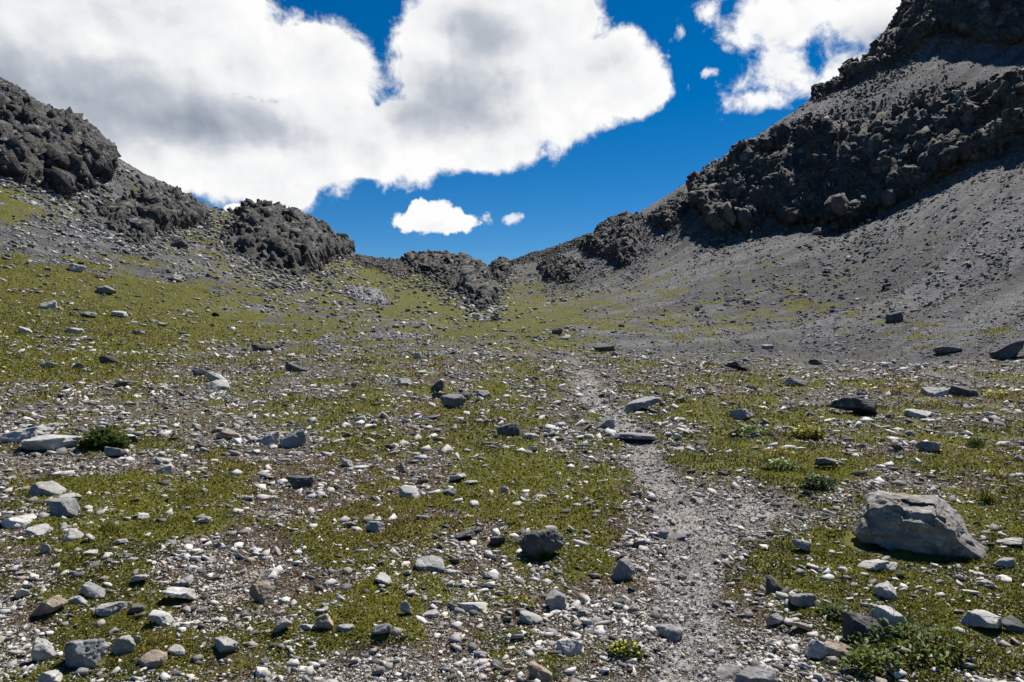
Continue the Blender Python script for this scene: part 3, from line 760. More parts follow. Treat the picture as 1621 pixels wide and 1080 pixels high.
 (1300,372,30,14,'block','dark','dark boulder in the shadow just below the great cliff','the boulder below the cliff'),
 (1293,578,26,9,'slab','dark',None,None),
 (1500,560,44,12,'block','grey',None,None),
 (1370,590,18,6,'slab','pale',None,None),
]
TW = {'pale': 'pale', 'grey': 'grey', 'dark': 'dark', 'tan': 'brownish'}
SW = {'round': 'rounded stone', 'slab': 'flat slab', 'block': 'blocky stone', 'wedge': 'pointed stone'}
placed, auto, anchors = [], [], []
def put_stone(u, v, wp, hp, kind, tone, seed):
    x, y, z = px2ground(u, v)
    w, h = wp * y / F, hp * y / F
    r = np.random.default_rng(seed + 5)
    d = w * (r.uniform(0.65, 1.0) if kind == 'slab' else r.uniform(0.6, 0.85))
    sub = 4 if wp > 40 else 3 if wp > 17 else 2
    V, T = stone_shape(seed, kind, w, d, h, sub)
    name = 'boulder' if w > 0.32 else 'stone'
    o = new_obj(name, V, T, M_ROCK[tone])
    yy = y + 0.32 * d; xx = (u - CX) / F * yy
    zz = float(height(np.array([xx]), np.array([yy]))[0])
    o.location = (xx, yy, min(zz, z + 0.15 * h))
    placed.append((u, v, wp, xx, yy, 0.5 * max(w, d)))
    return tag(o, None, name, 'boulders scattered on the slope' if name == 'boulder' else 'loose stones on the meadow')
for k, (u, v, wp, hp, kind, tone, label, short) in enumerate(ROCKS):
    o = put_stone(u, v, wp, hp, kind, tone, 1000 + 7 * k)
    if label: o['label'] = label.replace('alone left of the path', 'alone in the turf near the path')
    else: auto.append((o, u, v, tone, kind))
    if short: anchors.append((short, u, v))

# the big boulder: overhanging shaded front, flat top with a broken ledge, long facet sloping to a point
bx_, by_, bz_ = px2ground(1456, 882)
D, T = ICO[5]
pl = [((0.02, -0.10, 1), 0.225), ((0.68, -0.14, 0.72), 0.222), ((1, 0, 0.2), 0.47), ((-1, -0.1, 0.25), 0.47), ((-0.62, -0.25, 0.74), 0.375), ((-0.12, -1, -0.30), 0.235), ((0.22, -1, -0.50), 0.265), ((0.45, -0.85, -0.05), 0.345),
      ((0, 1, 0.35), 0.33), ((0.6, 0.8, 0.3), 0.40), ((-0.7, 0.7, 0.2), 0.44), ((0, 0, -1), 0.235), ((-0.35, -0.9, 0.25), 0.30)]
V = D * poly_radius(D, pl)[:, None]
cut = (V[:, 0] > -0.16) & (V[:, 0] < 0.10) & (V[:, 2] > 0.09) & (V[:, 1] < 0.0)            # broken-out ledge under the top edge
V[cut, 1] += 0.07 * sstep(0.09, 0.14, V[cut, 2]); V[cut, 2] -= 0.028
low = (V[:, 2] < -0.02) & (V[:, 1] < -0.1)
V[low, 1] -= 0.035 * sstep(0.02, 0.06, -V[low, 2]) * (V[low, 0] < 0.2)
x_, y_, z_ = V.T
V = V * (1 + (0.115 * facet(x_ * 6, y_ * 6, z_ * 8, 5, 0.9) + 0.04 * facet(x_ * 17, y_ * 17, z_ * 22, 6, 0.8) + 0.03 * fbm(x_ * 9, y_ * 9, z_ * 9, 4, seed=7))[:, None])
lo, hi = V.min(0), V.max(0); sc_ = 206 * by_ / F / (hi[0] - lo[0])
V = (V - [(lo[0] + hi[0]) / 2, 0, lo[2]]) * sc_; V[:, 2] *= 86 * by_ / F / V[:, 2].max(); V[:, 2] -= 0.02
V[:, 2] -= 0.10 * (V[:, 0] + 0.2) * (V[:, 2] < 0.2)
rt = math.atan2(bx_, by_); V = V @ np.array([[math.cos(rt), -math.sin(rt), 0], [math.sin(rt), math.cos(rt), 0], [0, 0, 1]])
M_BIG = rock_material('boulder_rock', (0.25, 0.235, 0.218), (0.135, 0.123, 0.112), (0.33, 0.32, 0.305), (0.15, 0.10, 0.072), scale=1.0, bumpd=0.015)
bo = new_obj('boulder', V, T, M_BIG); bo.location = (bx_ * (by_ + 0.26 * sc_) / by_ + 0.01, by_ + 0.26 * sc_, bz_)
tag(bo, 'largest boulder, brown with a dark overhanging front and a long sunlit sloping facet', 'boulder', 'boulders scattered on the slope')
placed.append((1456, 882, 213, bx_, by_ + 0.25, 0.5)); anchors.append(('the big boulder', 1456, 860))

# further stones of countable size, strewn where the ground is bare
tries, n_more = 0, 60
while n_more and tries < 6000:
    tries += 1
    u = random.uniform(5, 1615); v = 1075 - 500 * random.random() ** 0.85
    y = ground_y(u, v)[0]
    if not (y == y): continue
    x = (u - CX) / F * y
    gg = greenness(np.array([x]), np.array([y]), lut(np.array([x]), np.array([y])))[0]; pmv = path_mask(np.array([x]), np.array([y]))[0]
    if random.random() < gg * 0.75 or pmv > 0.3: continue
    wp = 8 + 16 * random.random() ** 2.2 + (6 if v > 850 else 0)
    if any(abs(u - p[0]) < (wp + p[2]) * 0.55 and abs(v - p[1]) < 22 for p in placed): continue
    kind = random.choices(['slab', 'block', 'wedge'], [9, 2, 1])[0]; tone = random.choices(['pale', 'grey', 'tan', 'dark'], [9, 2, 1, 0.3])[0]
    o = put_stone(u, v, wp, wp * (random.uniform(0.22, 0.36) if kind == 'slab' else random.uniform(0.5, 0.75)), kind, tone, 9000 + tries)
    auto.append((o, u, v, tone, kind)); n_more -= 1

# labels that lead from a stone anyone can find to the one meant
def path_u(v): return float(np.interp(v, _pv[::-1], _pu[::-1]))
buckets = {}
for o, u, v, tone, kind in auto:
    a = min(anchors, key=lambda q: math.hypot(u - q[1], (v - q[2]) * 1.6))
    du, dv = u - a[1], v - a[2]
    if abs(du) > 1.3 * abs(dv): rel = 'beside %s, toward the path' if (path_u(v) - a[1]) * du > 0 else 'beside %s, away from the path'
    else: rel = 'just below %s' if dv > 0 else 'just uphill of %s'
    buckets.setdefault((tone, kind, rel, a[0]), []).append((math.hypot(du, dv), o))
ORD = ['', 'second nearest ', 'third nearest ', 'fourth nearest ', 'fifth nearest ', 'sixth nearest ']
for (tone, kind, rel, a), lst in buckets.items():
    for k, (_, o) in enumerate(sorted(lst, key=lambda q: q[0])):
        o['label'] = f"{'nearest ' if len(lst) > 1 and k == 0 else ORD[min(k, 5)]}{TW[tone]} {SW[kind]} {rel % a}"

# ------------------------------------------------------------------ loose gravel and rubble nobody could count
def scatter_uv(n, v0=400, v1=1095):
    n2 = int(n / (1741 * (v1 - v0)) * 1480 * (v1 - 510))                # the same ground goes on beside the picture
    u = np.concatenate([rng.uniform(-60, 1681, n), rng.uniform(-800, -60, n2 // 2), rng.uniform(1681, 2421, n2 // 2)])
    v = np.concatenate([rng.uniform(v0, v1, n), rng.uniform(510, v1, n2 // 2 * 2)])
    y = ground_y(u, v); ok = np.isfinite(y); u, v, y = u[ok], v[ok], y[ok]
    x = (u - CX) / F * y
    return u, v, x, y
def rand_rot(n, tilt):
    az = rng.uniform(0, 2 * np.pi, n); tx = rng.normal(0, tilt, n); ty = rng.normal(0, tilt, n)
    c, s = np.cos(az), np.sin(az); R = np.zeros((n, 3, 3))
    R[:, 0, 0] = c; R[:, 0, 1] = -s; R[:, 1, 0] = s; R[:, 1, 1] = c; R[:, 2, 2] = 1
    cx, sx, cy, sy = np.cos(tx), np.sin(tx), np.cos(ty), np.sin(ty)
    A = np.zeros((n, 3, 3)); A[:, 0, 0] = 1; A[:, 1, 1] = cx; A[:, 1, 2] = -sx; A[:, 2, 1] = sx; A[:, 2, 2] = cx
    B = np.zeros((n, 3, 3)); B[:, 1, 1] = 1; B[:, 0, 0] = cy; B[:, 0, 2] = sy; B[:, 2, 0] = -sy; B[:, 2, 2] = cy
    return A @ B @ R
def proto(sub, n):
    out = []
    for k in range(n):
        r = np.random.default_rng(500 + k + 50 * sub); D, T = ICO[sub]
        V = D * poly_radius(D, rand_planes(r, ['slab', 'slab', 'block', 'wedge'][k % 4]))[:, None]
        V -= (V.max(0) + V.min(0)) / 2; V /= (V.max(0) - V.min(0))
        V[:, 2] *= [0.32, 0.42, 0.62, 0.5][k % 4]; V[:, 1] *= r.uniform(0.55, 0.95)
        if k % 2 == 0:                                                   # a split shard: uneven polygon with sharp rims
            m = r.integers(4, 7); a = (np.arange(m) + r.uniform(-0.36, 0.36, m)) * 2 * np.pi / m; rr = r.uniform(0.42, 1.0, m)
            c = np.stack([np.cos(a) * rr, np.sin(a) * rr * r.uniform(0.3, 0.75)], 1) * 0.58; h = r.uniform(0.045, 0.13)
            c2 = c * r.uniform(0.72, 1.0, (m, 1)) + r.normal(0, 0.03, 2)
            tl = r.normal(0, 0.16, 2)
            V = np.concatenate([np.c_[c, np.full(m, -h)], np.c_[c2, h * r.uniform(0.75, 1.1, m) + c2 @ tl], [[0, 0, -h]], [[*(c2.mean(0)), h * 1.02]]])
            T = np.array([q for i in range(m) for q in ((i, (i + 1) % m, m + (i + 1) % m), (i, m + (i + 1) % m, m + i), (m + i, m + (i + 1) % m, 2 * m + 1), ((i + 1) % m, i, 2 * m))])
        elif k % 2:
            V, T = HULLS[(k * 7) % len(HULLS)]; V = V * [1, r.uniform(0.6, 0.9), r.uniform(0.16, 0.34)]
        out.append((V, T))
    return out
def build_gravel(name, x, y, size, tint, tilt, sub):
    n = len(x); P = proto(sub, 28); pid = rng.integers(0, len(P), n)
    R = rand_rot(n, tilt); z = height(x, y); lift = path_mask(x, y)
    vs, fs, ts, base = [], [], [], 0
    for k, (V, T) in enumerate(P):
        m = np.flatnonzero(pid == k)
        if not len(m): continue
        W = np.einsum('nij,vj->nvi', R[m], V) * size[m][:, None, None]
        W[..., 0] += x[m][:, None]; W[..., 1] += y[m][:, None]; W[..., 2] += (z[m] + 0.09 * size[m] + 0.012 * lift[m])[:, None]
        vs.append(W.reshape(-1, 3)); fs.append((T[None] + (np.arange(len(m)) * len(V))[:, None, None] + base).reshape(-1, 3)); ts.append(np.repeat(tint[m], len(V), 0)); base += len(m) * len(V)
    o = new_obj(name, np.concatenate(vs), np.concatenate(fs), M_GRAVEL, attrs={'tint': np.concatenate(ts)})
    return tag(o, kind='stuff')
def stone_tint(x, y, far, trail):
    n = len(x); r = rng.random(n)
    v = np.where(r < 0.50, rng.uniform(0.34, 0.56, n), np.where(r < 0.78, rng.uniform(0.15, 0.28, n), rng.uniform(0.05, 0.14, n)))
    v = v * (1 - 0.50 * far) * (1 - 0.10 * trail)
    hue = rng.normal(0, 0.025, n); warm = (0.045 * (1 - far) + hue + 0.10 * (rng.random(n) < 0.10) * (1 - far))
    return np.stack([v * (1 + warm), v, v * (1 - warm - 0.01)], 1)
u, v, x, y = scatter_uv(560000, 60)
zb = lut(x, y); g = greenness(x, y, zb); pmk = path_mask(x, y)
clump = sstep(-0.35, 0.35, fbm(x / (0.25 + y * 0.03), y / (0.25 + y * 0.03), 0.2, 3, seed=71))
keep = rng.random(len(x)) < ((0.03 + 0.02 * sstep(740, 800, v) + (0.26 + 0.22 * sstep(740, 800, v)) * clump ** 2 + 0.22 * clump * sstep(530, 570, v) * sstep(760, 680, v)) * (1 - 0.5 * sstep(1020, 1100, u) * sstep(560, 600, v)) + 0.07 * sstep(640, 560, v) * sstep(1000, 850, u) * clump + (0.14 + 1.0 * clump ** 1.2) * (1 - g)) * (1 - 0.1 * pmk) + 0.45 * pmk * sstep(560, 640, v)
nearc = np.zeros(len(x)); fm = np.flatnonzero(v < 520)
for pl_ in CRAG_POLYS[:8] + CRAG_POLYS[8:10]:
    A_ = np.array(pl_); mm = fm[(v[fm] > A_[:, 1].min() + 20) & (u[fm] > A_[:, 0].min() - 30) & (u[fm] < A_[:, 0].max() + 30) & (v[fm] < A_[:, 1].max() + 40)]
    if len(mm): nearc[mm] = np.maximum(nearc[mm], sstep(-34, -2, seg_sdf(u[mm], v[mm] - 8, A_)))
keep |= (nearc > 0) & (rng.random(len(x)) < 0.75 * nearc)
keep &= rng.random(len(x)) < np.where(u > 800, 0.50 + 0.25 * sstep(300, 540, v) + 0.25 * sstep(540, 600, v), 0.40 + 0.42 * sstep(300, 480, v))
u, v, x, y, pmk, g, nearc = (a[keep] for a in (u, v, x, y, pmk, g, nearc))
rocky = sstep(0.05, 0.45, fbm(x / 9, y / 9, 0.5, 3, seed=73)) * sstep(620, 540, v)
smin = 2.0 + 1.3 * rocky + 0.6 * sstep(430, 600, v) + 0.35 * sstep(700, 950, v)
s_px = np.minimum(smin * (1 - rng.random(len(x))) ** (-1 / np.where(v > 720, 2.45, 2.0)), np.where(v > 600, 21, 12)) * (1 - 0.42 * pmk)
size = s_px * y / F
size *= 1 + 0.9 * nearc
size = np.minimum(size, np.where(y < 26, 0.20, 1.1)) * rng.uniform(0.85, 1.15, len(x))
fan = fbm((-0.59 * x + 0.81 * y) / 7, (0.81 * x + 0.59 * y) / 70, 0.3, 3, 0.6, seed=91)
size *= np.where((y > 40) & (x > 5), 0.66 + 0.9 * np.clip(fan, -0.4, 0.6), 1)
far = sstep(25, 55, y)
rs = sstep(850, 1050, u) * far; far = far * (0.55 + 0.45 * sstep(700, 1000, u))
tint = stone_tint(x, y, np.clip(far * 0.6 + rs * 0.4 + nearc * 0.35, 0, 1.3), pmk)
for (uu_, vv_, wp, rx, ry, rr) in placed:                       # nothing grows through the big stones
    m = np.hypot(x - rx, y - ry) > rr * 0.85
    if not m.all(): u, v, x, y, size, s_px, tint = (a[m] for a in (u, v, x, y, size, s_px, tint))
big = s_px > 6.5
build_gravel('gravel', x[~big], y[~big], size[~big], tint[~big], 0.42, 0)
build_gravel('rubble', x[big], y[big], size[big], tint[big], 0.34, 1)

# ------------------------------------------------------------------ turf: short leaves and blades
def build_leaves(name, x, y, L, W, tint, up, mat, kind='stuff', z=None, lift=0.0):
    n = len(x); z = height(x, y) if z is None else z
    az = rng.uniform(0, 2 * np.pi, n); el = np.clip(rng.normal(up, 0.35, n), 0.05, 1.5)
    d = np.stack([np.cos(az) * np.cos(el), np.sin(az) * np.cos(el), np.sin(el)], 1)
    s = np.stack([-np.sin(az), np.cos(az), rng.normal(0, 0.3, n)], 1)
    b = np.stack([x, y, z + lift * rng.random(n) - 0.004], 1)
    p0 = b; p1 = b + d * (L * 0.55)[:, None] + s * (W * 0.5)[:, None]; p2 = b + d * L[:, None] + np.array([0, 0, -0.12]) * L[:, None]; p3 = b + d * (L * 0.55)[:, None] - s * (W * 0.5)[:, None]
    V = np.stack([p0, p1, p2, p3], 1).reshape(-1, 3)
    return tag(new_obj(name, V, np.arange(4 * n).reshape(-1, 4), mat, attrs={'tint': np.repeat(tint, 4, 0)}), kind=kind)
u, v, x, y = scatter_uv(700000, 400)
zb = lut(x, y); g = greenness(x, y, zb)
keep = rng.random(len(x)) < (0.10 + 0.16 * sstep(700, 800, v) + 0.74 * g ** 0.9) * (1 - 0.9 * path_mask(x, y)) * np.where(v < 560, 0.75, 1)
u, v, x, y, g = (a[keep] for a in (u, v, x, y, g))
for (uu_, vv_, wp, rx, ry, rr) in placed:
    if wp < 30: continue
    m = np.hypot(x - rx, y - ry) > rr * 0.75
    if not m.all(): u, v, x, y, g = (a[m] for a in (u, v, x, y, g))
n = len(x)
L = rng.uniform(3.0, 7.5, n) * y / F; L = np.minimum(L, 0.16); W = L * rng.uniform(0.22, 0.6, n)
hue = 0.8 * fbm(x / 2.2, y / 2.2, 0.4, 3, seed=81) + 0.7 * fbm(x / 0.4, y / 0.4, 0.4, 2, seed=83) + 0.08 + rng.normal(0, 0.10, n); dry = fbm(x / 4.5, y / 4.5, 0.9, 3, seed=85) + 0.12 * sstep(900, 1500, u) * (v < 720) + rng.normal(0, 0.08, n)
dry = dry + 0.30 * (1 - sstep(0.1, 0.6, g))
c0, c1, c2 = np.array([0.054, 0.058, 0.008]), np.array([0.168, 0.162, 0.015]), np.array([0.128, 0.070, 0.024])
k1 = sstep(-0.25, 0.3, hue)[:, None]; k2 = sstep(0.07, 0.34, dry)[:, None] * 0.85
tint = (c0 * (1 - k1) + c1 * k1) * (1 - k2) + c2 * k2
tint *= rng.uniform(0.7, 1.3, n)[:, None]
straw = rng.random(n) < 0.02; tint[straw] = np.array([0.24, 0.20, 0.09])
build_leaves('grass', x, y, L, W, tint, 0.75, M_TURF)

# ------------------------------------------------------------------ plants one can point at
def plant(name, u, v, wp, hp, label, cat, leaves, leafc, flowers=0, petal=(0.75, 0.62, 0.03), blade=False, lsize=0.3, group=None, stems=0):
    x, y, z = px2ground(u, v); w, h = wp * y / F, hp * y / F
    e = bpy.data.objects.new(name, None); COL.objects.link(e); e.location = (x, y + w * 0.25, z); e.empty_display_size = 0.05
    tag(e, label, cat, group)
    n = leaves; r = np.sqrt(rng.random(n)); a = rng.uniform(0, 2 * np.pi, n)
    lx, ly = r * np.cos(a) * w / 2, r * np.sin(a) * w * 0.32
    top = h * (1 - 0.6 * r ** 2) * (0.75 + 0.5 * np.clip(fbm(lx / (w * .22), ly / (w * .22), float(u), 2, seed=7) + .5, 0, 1))
    gz = height(lx + e.location.x, ly + e.location.y) - z
    lz = gz + (rng.random(n) ** 0.7 * top * 0.8 if not blade else 0)
    L = (top * rng.uniform(0.7, 1.15, n)) if blade else np.full(n, h * lsize) * rng.uniform(0.6, 1.3, n)
    W = L * (0.07 if blade else 0.42) * rng.uniform(0.8, 1.2, n)
    tint = np.array(leafc) * rng.uniform(0.55, 1.45, n)[:, None] * (1 + 0.25 * rng.normal(size=(n, 1)) * np.array([[1, 0.4, 0.2]]))
    o = build_leaves('foliage', lx, ly, L, W, np.clip(tint, 0.005, 0.6), 1.15 if blade else 0.6, M_TURF if blade else M_LEAF, None, z=lz)
    o.parent = e
    for k in range(stems):
        i = k % n; p = np.array([lx[i], ly[i], gz[i]]); q = p + np.array([random.gauss(0, .1) * h, random.gauss(0, .1) * h, h * random.uniform(0.8, 1.25)])
        t = np.linspace(0, 1, 5)[:, None]; c = p + (q - p) * t; c[:, 0] += 0.05 * h * np.sin(t[:, 0] * 3)
        ang = np.arange(5) * 2 * np.pi / 5; rad = 0.012 * h * (1.2 - 0.7 * t)
        V = (c[:, None] + np.stack([np.cos(ang), np.sin(ang), 0 * ang], 1)[None] * rad[:, None]).reshape(-1, 3)
        Fq = [(i_ * 5 + j, i_ * 5 + (j + 1) % 5, (i_ + 1) * 5 + (j + 1) % 5, (i_ + 1) * 5 + j) for i_ in range(4) for j in range(5)]
        st = new_obj('stem', V, np.array(Fq), M_LEAF, e, {'tint': np.tile([[0.09, 0.08, 0.03]], (len(V), 1))})
    for k in range(flowers):
        i = random.randrange(n); c = np.array([lx[i], ly[i] - 0.02 * w, gz[i] + top[i] * 0.9 + h * 0.05])
        np_ = 6; R = max(h * 0.09, 2.3 * y / F) * random.uniform(0.8, 1.2); vs, fs = [], []
        nrm = np.array([random.gauss(0, .35), random.gauss(-.3, .3), 1.0]); nrm /= np.linalg.norm(nrm)
        t1 = np.cross(nrm, [1, 0, 0]); t1 /= np.linalg.norm(t1); t2 = np.cross(nrm, t1)
        for j in range(np_):
            a0 = 2 * np.pi * j / np_; dr = t1 * np.cos(a0) + t2 * np.sin(a0); sd = -t1 * np.sin(a0) + t2 * np.cos(a0)
            vs += [c, c + dr * R * .6 + sd * R * .33 + nrm * R * .15, c + dr * R + nrm * R * .05, c + dr * R * .6 - sd * R * .33 + nrm * R * .15]; fs.append([4 * j, 4 * j + 1, 4 * j + 2, 4 * j + 3])
        new_obj('flower', np.array(vs), np.array(fs), M_PETAL, e, {'tint': np.tile([petal], (len(vs), 1)) * random.uniform(.8, 1.15)})
    return e
GR1, GR2, YG = (0.11, 0.15, 0.026), (0.075, 0.105, 0.02), (0.19, 0.19, 0.02)
plant('shrub', 154, 712, 74, 34, 'dark green dense little shrub at the end of the long white slab', 'shrub', 900, (0.055, 0.09, 0.016), lsize=0.3, stems=8)
plant('leafy_plant', 1465, 1052, 190, 46, 'large spreading willow clump with upright leafy shoots in front of the smooth pale slab', 'plant', 340, (0.12, 0.16, 0.035), lsize=0.30, stems=30)
plant('leafy_plant', 1395, 1075, 90, 40, 'low leafy clump beside the willow, under the leaning white slab', 'plant', 280, GR1, lsize=0.34)
plant('leafy_plant', 1335, 985, 60, 22, 'small leafy clump in the gravel behind the rounded dark propping stone', 'plant', 320, GR2, lsize=0.4)
plant('flowering_plant', 993, 1046, 56, 26, 'clump of bright yellow flowers on dark leaves between brightest slab and path', 'flower', 300, (0.12, 0.13, 0.02), flowers=24, petal=(0.72, 0.66, 0.03), lsize=0.4)
plant('flowering_plant', 836, 966, 22, 16, 'tiny orange-yellow flower beside the flat grey stone', 'flower', 50, GR2, flowers=5, petal=(0.85, 0.50, 0.03), lsize=0.4)
plant('flower_cushion', 1284, 698, 52, 24, 'yellow-green flower cushion on a turf bank above the bluish stone', 'flower', 700, YG, flowers=12, petal=(0.62, 0.58, 0.03))
plant('flower_cushion', 1315, 747, 40, 12, 'low yellow flower cushion right below the bluish stone with a dark end', 'flower', 300, YG, flowers=9, petal=(0.62, 0.56, 0.03))
plant('flower_cushion', 1238, 722, 50, 12, 'orange-yellow flower mat beside the plants with pale flowers', 'flower', 300, (0.20, 0.16, 0.02), flowers=10, petal=(0.65, 0.50, 0.03))
plant('flower_cushion', 1580, 628, 34, 12, 'bright yellow flower patch next to the dark twin boulder', 'flower', 260, (0.25, 0.23, 0.02), flowers=12, petal=(0.72, 0.66, 0.03))
plant('flower_cushion', 1373, 613, 16, 6, 'tiny yellow patch in brown turf beyond the dark humped boulder', 'flower', 90, (0.27, 0.27, 0.02), flowers=5, petal=(0.70, 0.68, 0.03))
plant('flower_cushion', 1424, 625, 26, 14, 'reddish orange cushion in front of the pale twin boulder', 'flower', 200, (0.20, 0.12, 0.03), flowers=4, petal=(0.65, 0.42, 0.05))
plant('flower_cushion', 1482, 648, 34, 17, 'yellow-brown bushy cushion just below the twin boulders', 'flower', 260, (0.17, 0.14, 0.03), flowers=5, petal=(0.62, 0.55, 0.05))
plant('flower_cushion', 1578, 757, 38, 14, 'yellowish cushion at the picture edge above the tall grass tuft', 'flower', 260, (0.17, 0.15, 0.025), flowers=4, petal=(0.60, 0.55, 0.05))
plant('flowering_plant', 1192, 692, 56, 20, 'leafy plant with whitish flower heads next to the bright hollow slab', 'plant', 320, GR1, flowers=7, petal=(0.72, 0.72, 0.55), lsize=0.36, stems=6)
plant('flowering_plant', 1245, 748, 56, 22, 'leafy plant with cream flower heads on the turf bank above the path bend', 'plant', 320, GR1, flowers=9, petal=(0.72, 0.72, 0.5), lsize=0.34, stems=6)
plant('leafy_plant', 1302, 775, 50, 22, 'rosette of grey-green pointed leaves between the cream flowers and the big boulder', 'plant', 300, (0.085, 0.12, 0.045), lsize=0.45)
plant('grass_tuft', 1567, 797, 26, 26, 'tall green-yellow grass tuft behind the sunlit facet of the big boulder', 'grass tuft', 260, (0.12, 0.13, 0.025), blade=True)
plant('grass_tuft', 1549, 708, 30, 18, 'dark green tuft on the brown meadow near the picture edge', 'grass tuft', 240, (0.04, 0.065, 0.012), blade=True)
plant('grass_tuft', 862, 887, 22, 22, 'green grass tuft growing against the front of the round dark stone', 'grass tuft', 200, (0.07, 0.12, 0.02), blade=True)
plant('grass_tuft', 560, 614, 18, 12, 'dark round tuft in the meadow below the dark leaning slab', 'grass tuft', 160, (0.035, 0.055, 0.012), blade=True)
plant('grass_tuft', 168, 842, 30, 18, 'yellow-tipped grass tuft in the grassy hollow', 'grass tuft', 200, (0.16, 0.16, 0.02), blade=True)
plant('grass_tuft', 870, 1076, 40, 20, 'fresh green tuft at the lower picture edge near the pinkish split stone', 'grass tuft', 260, (0.08, 0.12, 0.02), blade=True)

# ------------------------------------------------------------------ sky, clouds, sun
def azel(u, v):
    a, b = (u - CX) / F, (CY - v) / F
    return math.atan(a), math.atan2(b, math.hypot(1, a))
SUN_AZ, SUN_EL = math.radians(34), math.radians(56)
world = bpy.data.worlds.new('World'); scene.world = world; world.use_nodes = True
wt = world.node_tree; wt.nodes.clear()
class WN(NT):
    def __init__(self): self.t = wt
t = WN()
out = t.n('ShaderNodeOutputWorld')
sky = t.n('ShaderNodeTexSky', sky_type='NISHITA'); sky.sun_disc = False; sky.sun_elevation = SUN_EL; sky.sun_rotation = SUN_AZ
sky.altitude = 2400; sky.air_density = 1.0; sky.dust_density = 0.15; sky.ozone_density = 3.0
Dv = t.n('ShaderNodeTexCoord').outputs['Generated']
sx = t.n('ShaderNodeSeparateXYZ'); t.put(sx.inputs[0], Dv)
az = t.math('ARCTAN2', sx.outputs[0], sx.outputs[1]); el = t.math('ARCSINE', sx.outputs[2])
ae = t.n('ShaderNodeCombineXYZ'); t.put(ae.inputs[0], az); t.put(ae.inputs[1], el); AE = ae.outputs[0]
nA = t.noise(Dv, 9, 9, 0.60, 0.2); nB = t.noise(Dv, 3.2, 5, 0.55)
def blob(b):
    u, v, ru, rv = b
    a0, e0 = azel(u, v); ra = azel(u + ru, v)[0] - a0; re = azel(u, v - rv)[1] - e0
    nd = t.n('ShaderNodeVectorMath', operation='MULTIPLY_ADD'); t.put(nd.inputs[0], AE); nd.inputs[1].default_value = (1 / ra, 1 / re, 0); nd.inputs[2].default_value = (-a0 / ra, -e0 / re, 0)
    ln = t.n('ShaderNodeVectorMath', operation='LENGTH'); t.put(ln.inputs[0], nd.outputs[0])
    return ln.outputs['Value']
def union(bl, k=0.12):
    acc = None
    for b in bl:
        d = blob(b) if len(b) == 4 else t.math('ADD', blob(b[:4]), b[4])
        acc = d if acc is None else t.math('SMOOTH_MIN', acc, d, k)
    return acc
CLOUDS = [(60,140,330,215),(250,40,230,130),(410,95,165,82),(505,100,95,85),(520,190,110,95),(430,235,190,95),(300,215,220,110),(445,300,75,42),(585,240,80,60),
          (640,215,90,75),(725,120,115,125),(705,60,90,80),(800,60,140,120),(850,130,150,125),(760,225,110,58),(960,125,95,82),(1010,140,58,50),(900,25,60,60),
          (700,-40,60,60),(100,-60,300,130)]
CL3 = [(1250,40,150,75),(1380,20,190,110),(1230,110,120,65),(1205,160,65,32),(1330,110,120,70),(1120,20,30,26,0.1)]
SM = [(690,343,52,26),(712,350,40,19),(664,343,30,18),(377,332,20,11)]
WISP = [(1078,48,12,20,0.12),(775,340,17,16,0.25),(808,347,18,10,0.3),(1058,80,14,24,0.35),(1090,135,8,18,0.35),(1120,115,30,14,0.4),(860,240,14,12,0.1)]
HOLE = [(1290,98,85,40),(1160,100,50,40)]
main = t.math('SUBTRACT', 1.0, union(CLOUDS)); c3 = t.math('SUBTRACT', 1.0, union(CL3)); sm = t.math('SUBTRACT', 1.0, union(SM)); wi = t.math('SUBTRACT', 1.0, union(WISP, 0.05))
nn = t.math('SUBTRACT', nA, 0.5); nC = t.math('SUBTRACT', t.noise(Dv, 26, 8, 0.62, 0.3), 0.5); nL = t.math('SUBTRACT', nB, 0.5)
nM = t.math('SUBTRACT', t.noise(Dv, 15, 6, 0.6, 0.6), 0.5)
e1 = t.math('ADD', t.math('ADD', t.math('MULTIPLY', main, 1.1), t.math('ADD', t.math('MULTIPLY', nM, 0.55), t.range(main, 0.2, 0.5, 0, 0.6))), t.math('ADD', t.math('MULTIPLY', nn, 1.35), t.math('MULTIPLY', nC, 0.75)))
hole = t.math('SUBTRACT', 1.0, union(HOLE), clamp=True)
e3 = t.math('ADD', t.math('SUBTRACT', t.math('MULTIPLY', c3, 0.75), t.math('MULTIPLY', hole, 0.38)), t.math('ADD', t.math('MULTIPLY', nn, 2.4), t.math('MULTIPLY', nC, 1.6)))
eS = t.math('ADD', sm, t.math('ADD', t.math('MULTIPLY', nn, 1.6), t.math('MULTIPLY', nC, 2.2)))
eW = t.math('ADD', wi, t.math('MULTIPLY', nC, 5.0))
A1 = t.range(e1, -0.06, 0.26); A3 = t.range(e3, 0.0, 0.55); AS = t.range(eS, 0.0, 0.28); AW = t.range(eW, 0.05, 0.9, 0, 0.8)
alpha = t.math('MAXIMUM', t.math('MAXIMUM', A1, A3), t.math('MAXIMUM', AS, AW))
# thick bodies of the clouds, seen from below and against the light, are grey
GREY = [(-40,110,220,90),(120,160,210,80),(300,195,170,45)]
GREY2 = [(740,150,120,75),(760,60,85,60),(680,190,90,40)]
GREY3 = [(1400,60,90,50)]
def soft(bl, a, b): return t.range(t.math('ADD', union(bl, 0.3), t.math('ADD', t.math('MULTIPLY', nn, 0.35), t.math('MULTIPLY', nL, 0.9))), a, b, 1.0, 0.0)
gk = t.math('MAXIMUM', t.math('MULTIPLY', soft(GREY, 0.0, 1.9), 0.80), t.math('MULTIPLY', soft(GREY2, 0.1, 1.6), 0.52))
gk = t.math('MAXIMUM', gk, t.math('MULTIPLY', soft(GREY3, 0.2, 1.5), 0.45))
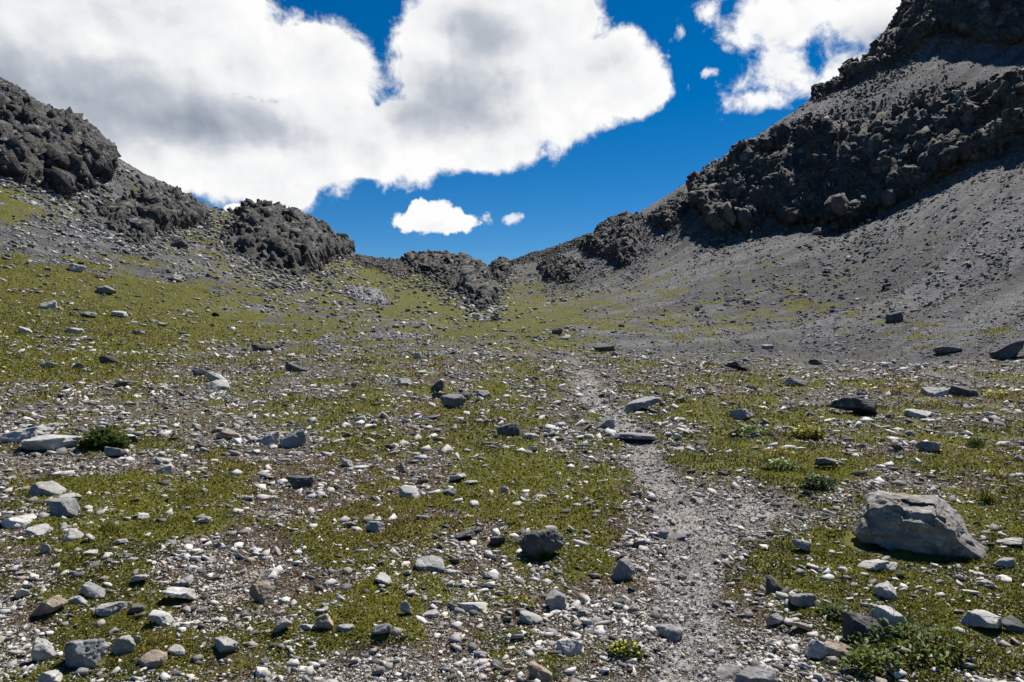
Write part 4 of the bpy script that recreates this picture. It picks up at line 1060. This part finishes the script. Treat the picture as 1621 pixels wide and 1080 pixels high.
# billows: the side of each puff away from the sun is a little darker
off = t.n('ShaderNodeVectorMath', operation='ADD'); t.put(off.inputs[0], Dv); off.inputs[1].default_value = (0.010, 0.0, 0.022)
emb = t.math('SUBTRACT', t.noise(off.outputs[0], 9, 4, 0.50, 0.2), t.noise(Dv, 9, 4, 0.50, 0.2))
off2 = t.n('ShaderNodeVectorMath', operation='ADD'); t.put(off2.inputs[0], Dv); off2.inputs[1].default_value = (0.004, 0.0, 0.009)
emb = t.math('ADD', t.math('MULTIPLY', emb, 1.0), t.math('MULTIPLY', t.math('SUBTRACT', t.noise(off2.outputs[0], 26, 8, 0.62, 0.3), t.math('ADD', nC, 0.5)), 0.25))
deep = t.math('MULTIPLY', t.range(t.math('ADD', main, t.math('MULTIPLY', nL, 1.6)), 0.10, 0.8), 0.16)
gk = t.math('MAXIMUM', gk, deep)
gk = t.math('ADD', gk, t.math('MULTIPLY', emb, 0.95), clamp=True)
ccol = t.ramp(gk, ((0.0, (1.05, 1.05, 1.05)), (0.22, (0.90, 0.91, 0.93)), (0.5, (0.56, 0.60, 0.67)), (1.0, (0.22, 0.27, 0.35))))
skc = t.n('ShaderNodeHueSaturation'); t.put(skc.inputs['Color'], sky.outputs[0]); skc.inputs['Saturation'].default_value = 1.44
b1 = t.n('ShaderNodeBackground'); t.put(b1.inputs[0], skc.outputs[0]); b1.inputs[1].default_value = 0.058
b2 = t.n('ShaderNodeBackground'); t.put(b2.inputs[0], ccol); b2.inputs[1].default_value = 0.63
ms = t.n('ShaderNodeMixShader'); t.put(ms.inputs[0], alpha)
wt.links.new(b1.outputs[0], ms.inputs[1]); wt.links.new(b2.outputs[0], ms.inputs[2]); wt.links.new(ms.outputs[0], out.inputs[0])
sun = bpy.data.lights.new('sun', 'SUN'); sun.energy = 5.0; sun.angle = math.radians(0.53); sun.color = (1.0, 0.955, 0.88)
so = bpy.data.objects.new('sun', sun); COL.objects.link(so); so.location = (60, 80, 150)
from mathutils import Vector
sd = Vector((math.sin(SUN_AZ) * math.cos(SUN_EL), math.cos(SUN_AZ) * math.cos(SUN_EL), math.sin(SUN_EL)))
so.rotation_euler = sd.to_track_quat('Z', 'Y').to_euler()

# ------------------------------------------------------------------ camera
cam = bpy.data.cameras.new('camera'); cam.sensor_width = 36; cam.lens = 36 * F / 1621; cam.clip_start = 0.05; cam.clip_end = 6000
co = bpy.data.objects.new('camera', cam); COL.objects.link(co); co.location = (0, 0, HC); co.rotation_euler = (math.pi / 2, 0, 0)
scene.camera = co
scene.view_settings.view_transform = 'Standard'; scene.view_settings.look = 'None'; scene.view_settings.exposure = 0.58; scene.view_settings.gamma = 1.0
scene.render.engine = 'CYCLES'; scene.cycles.use_denoising = True; scene.cycles.max_bounces = 6
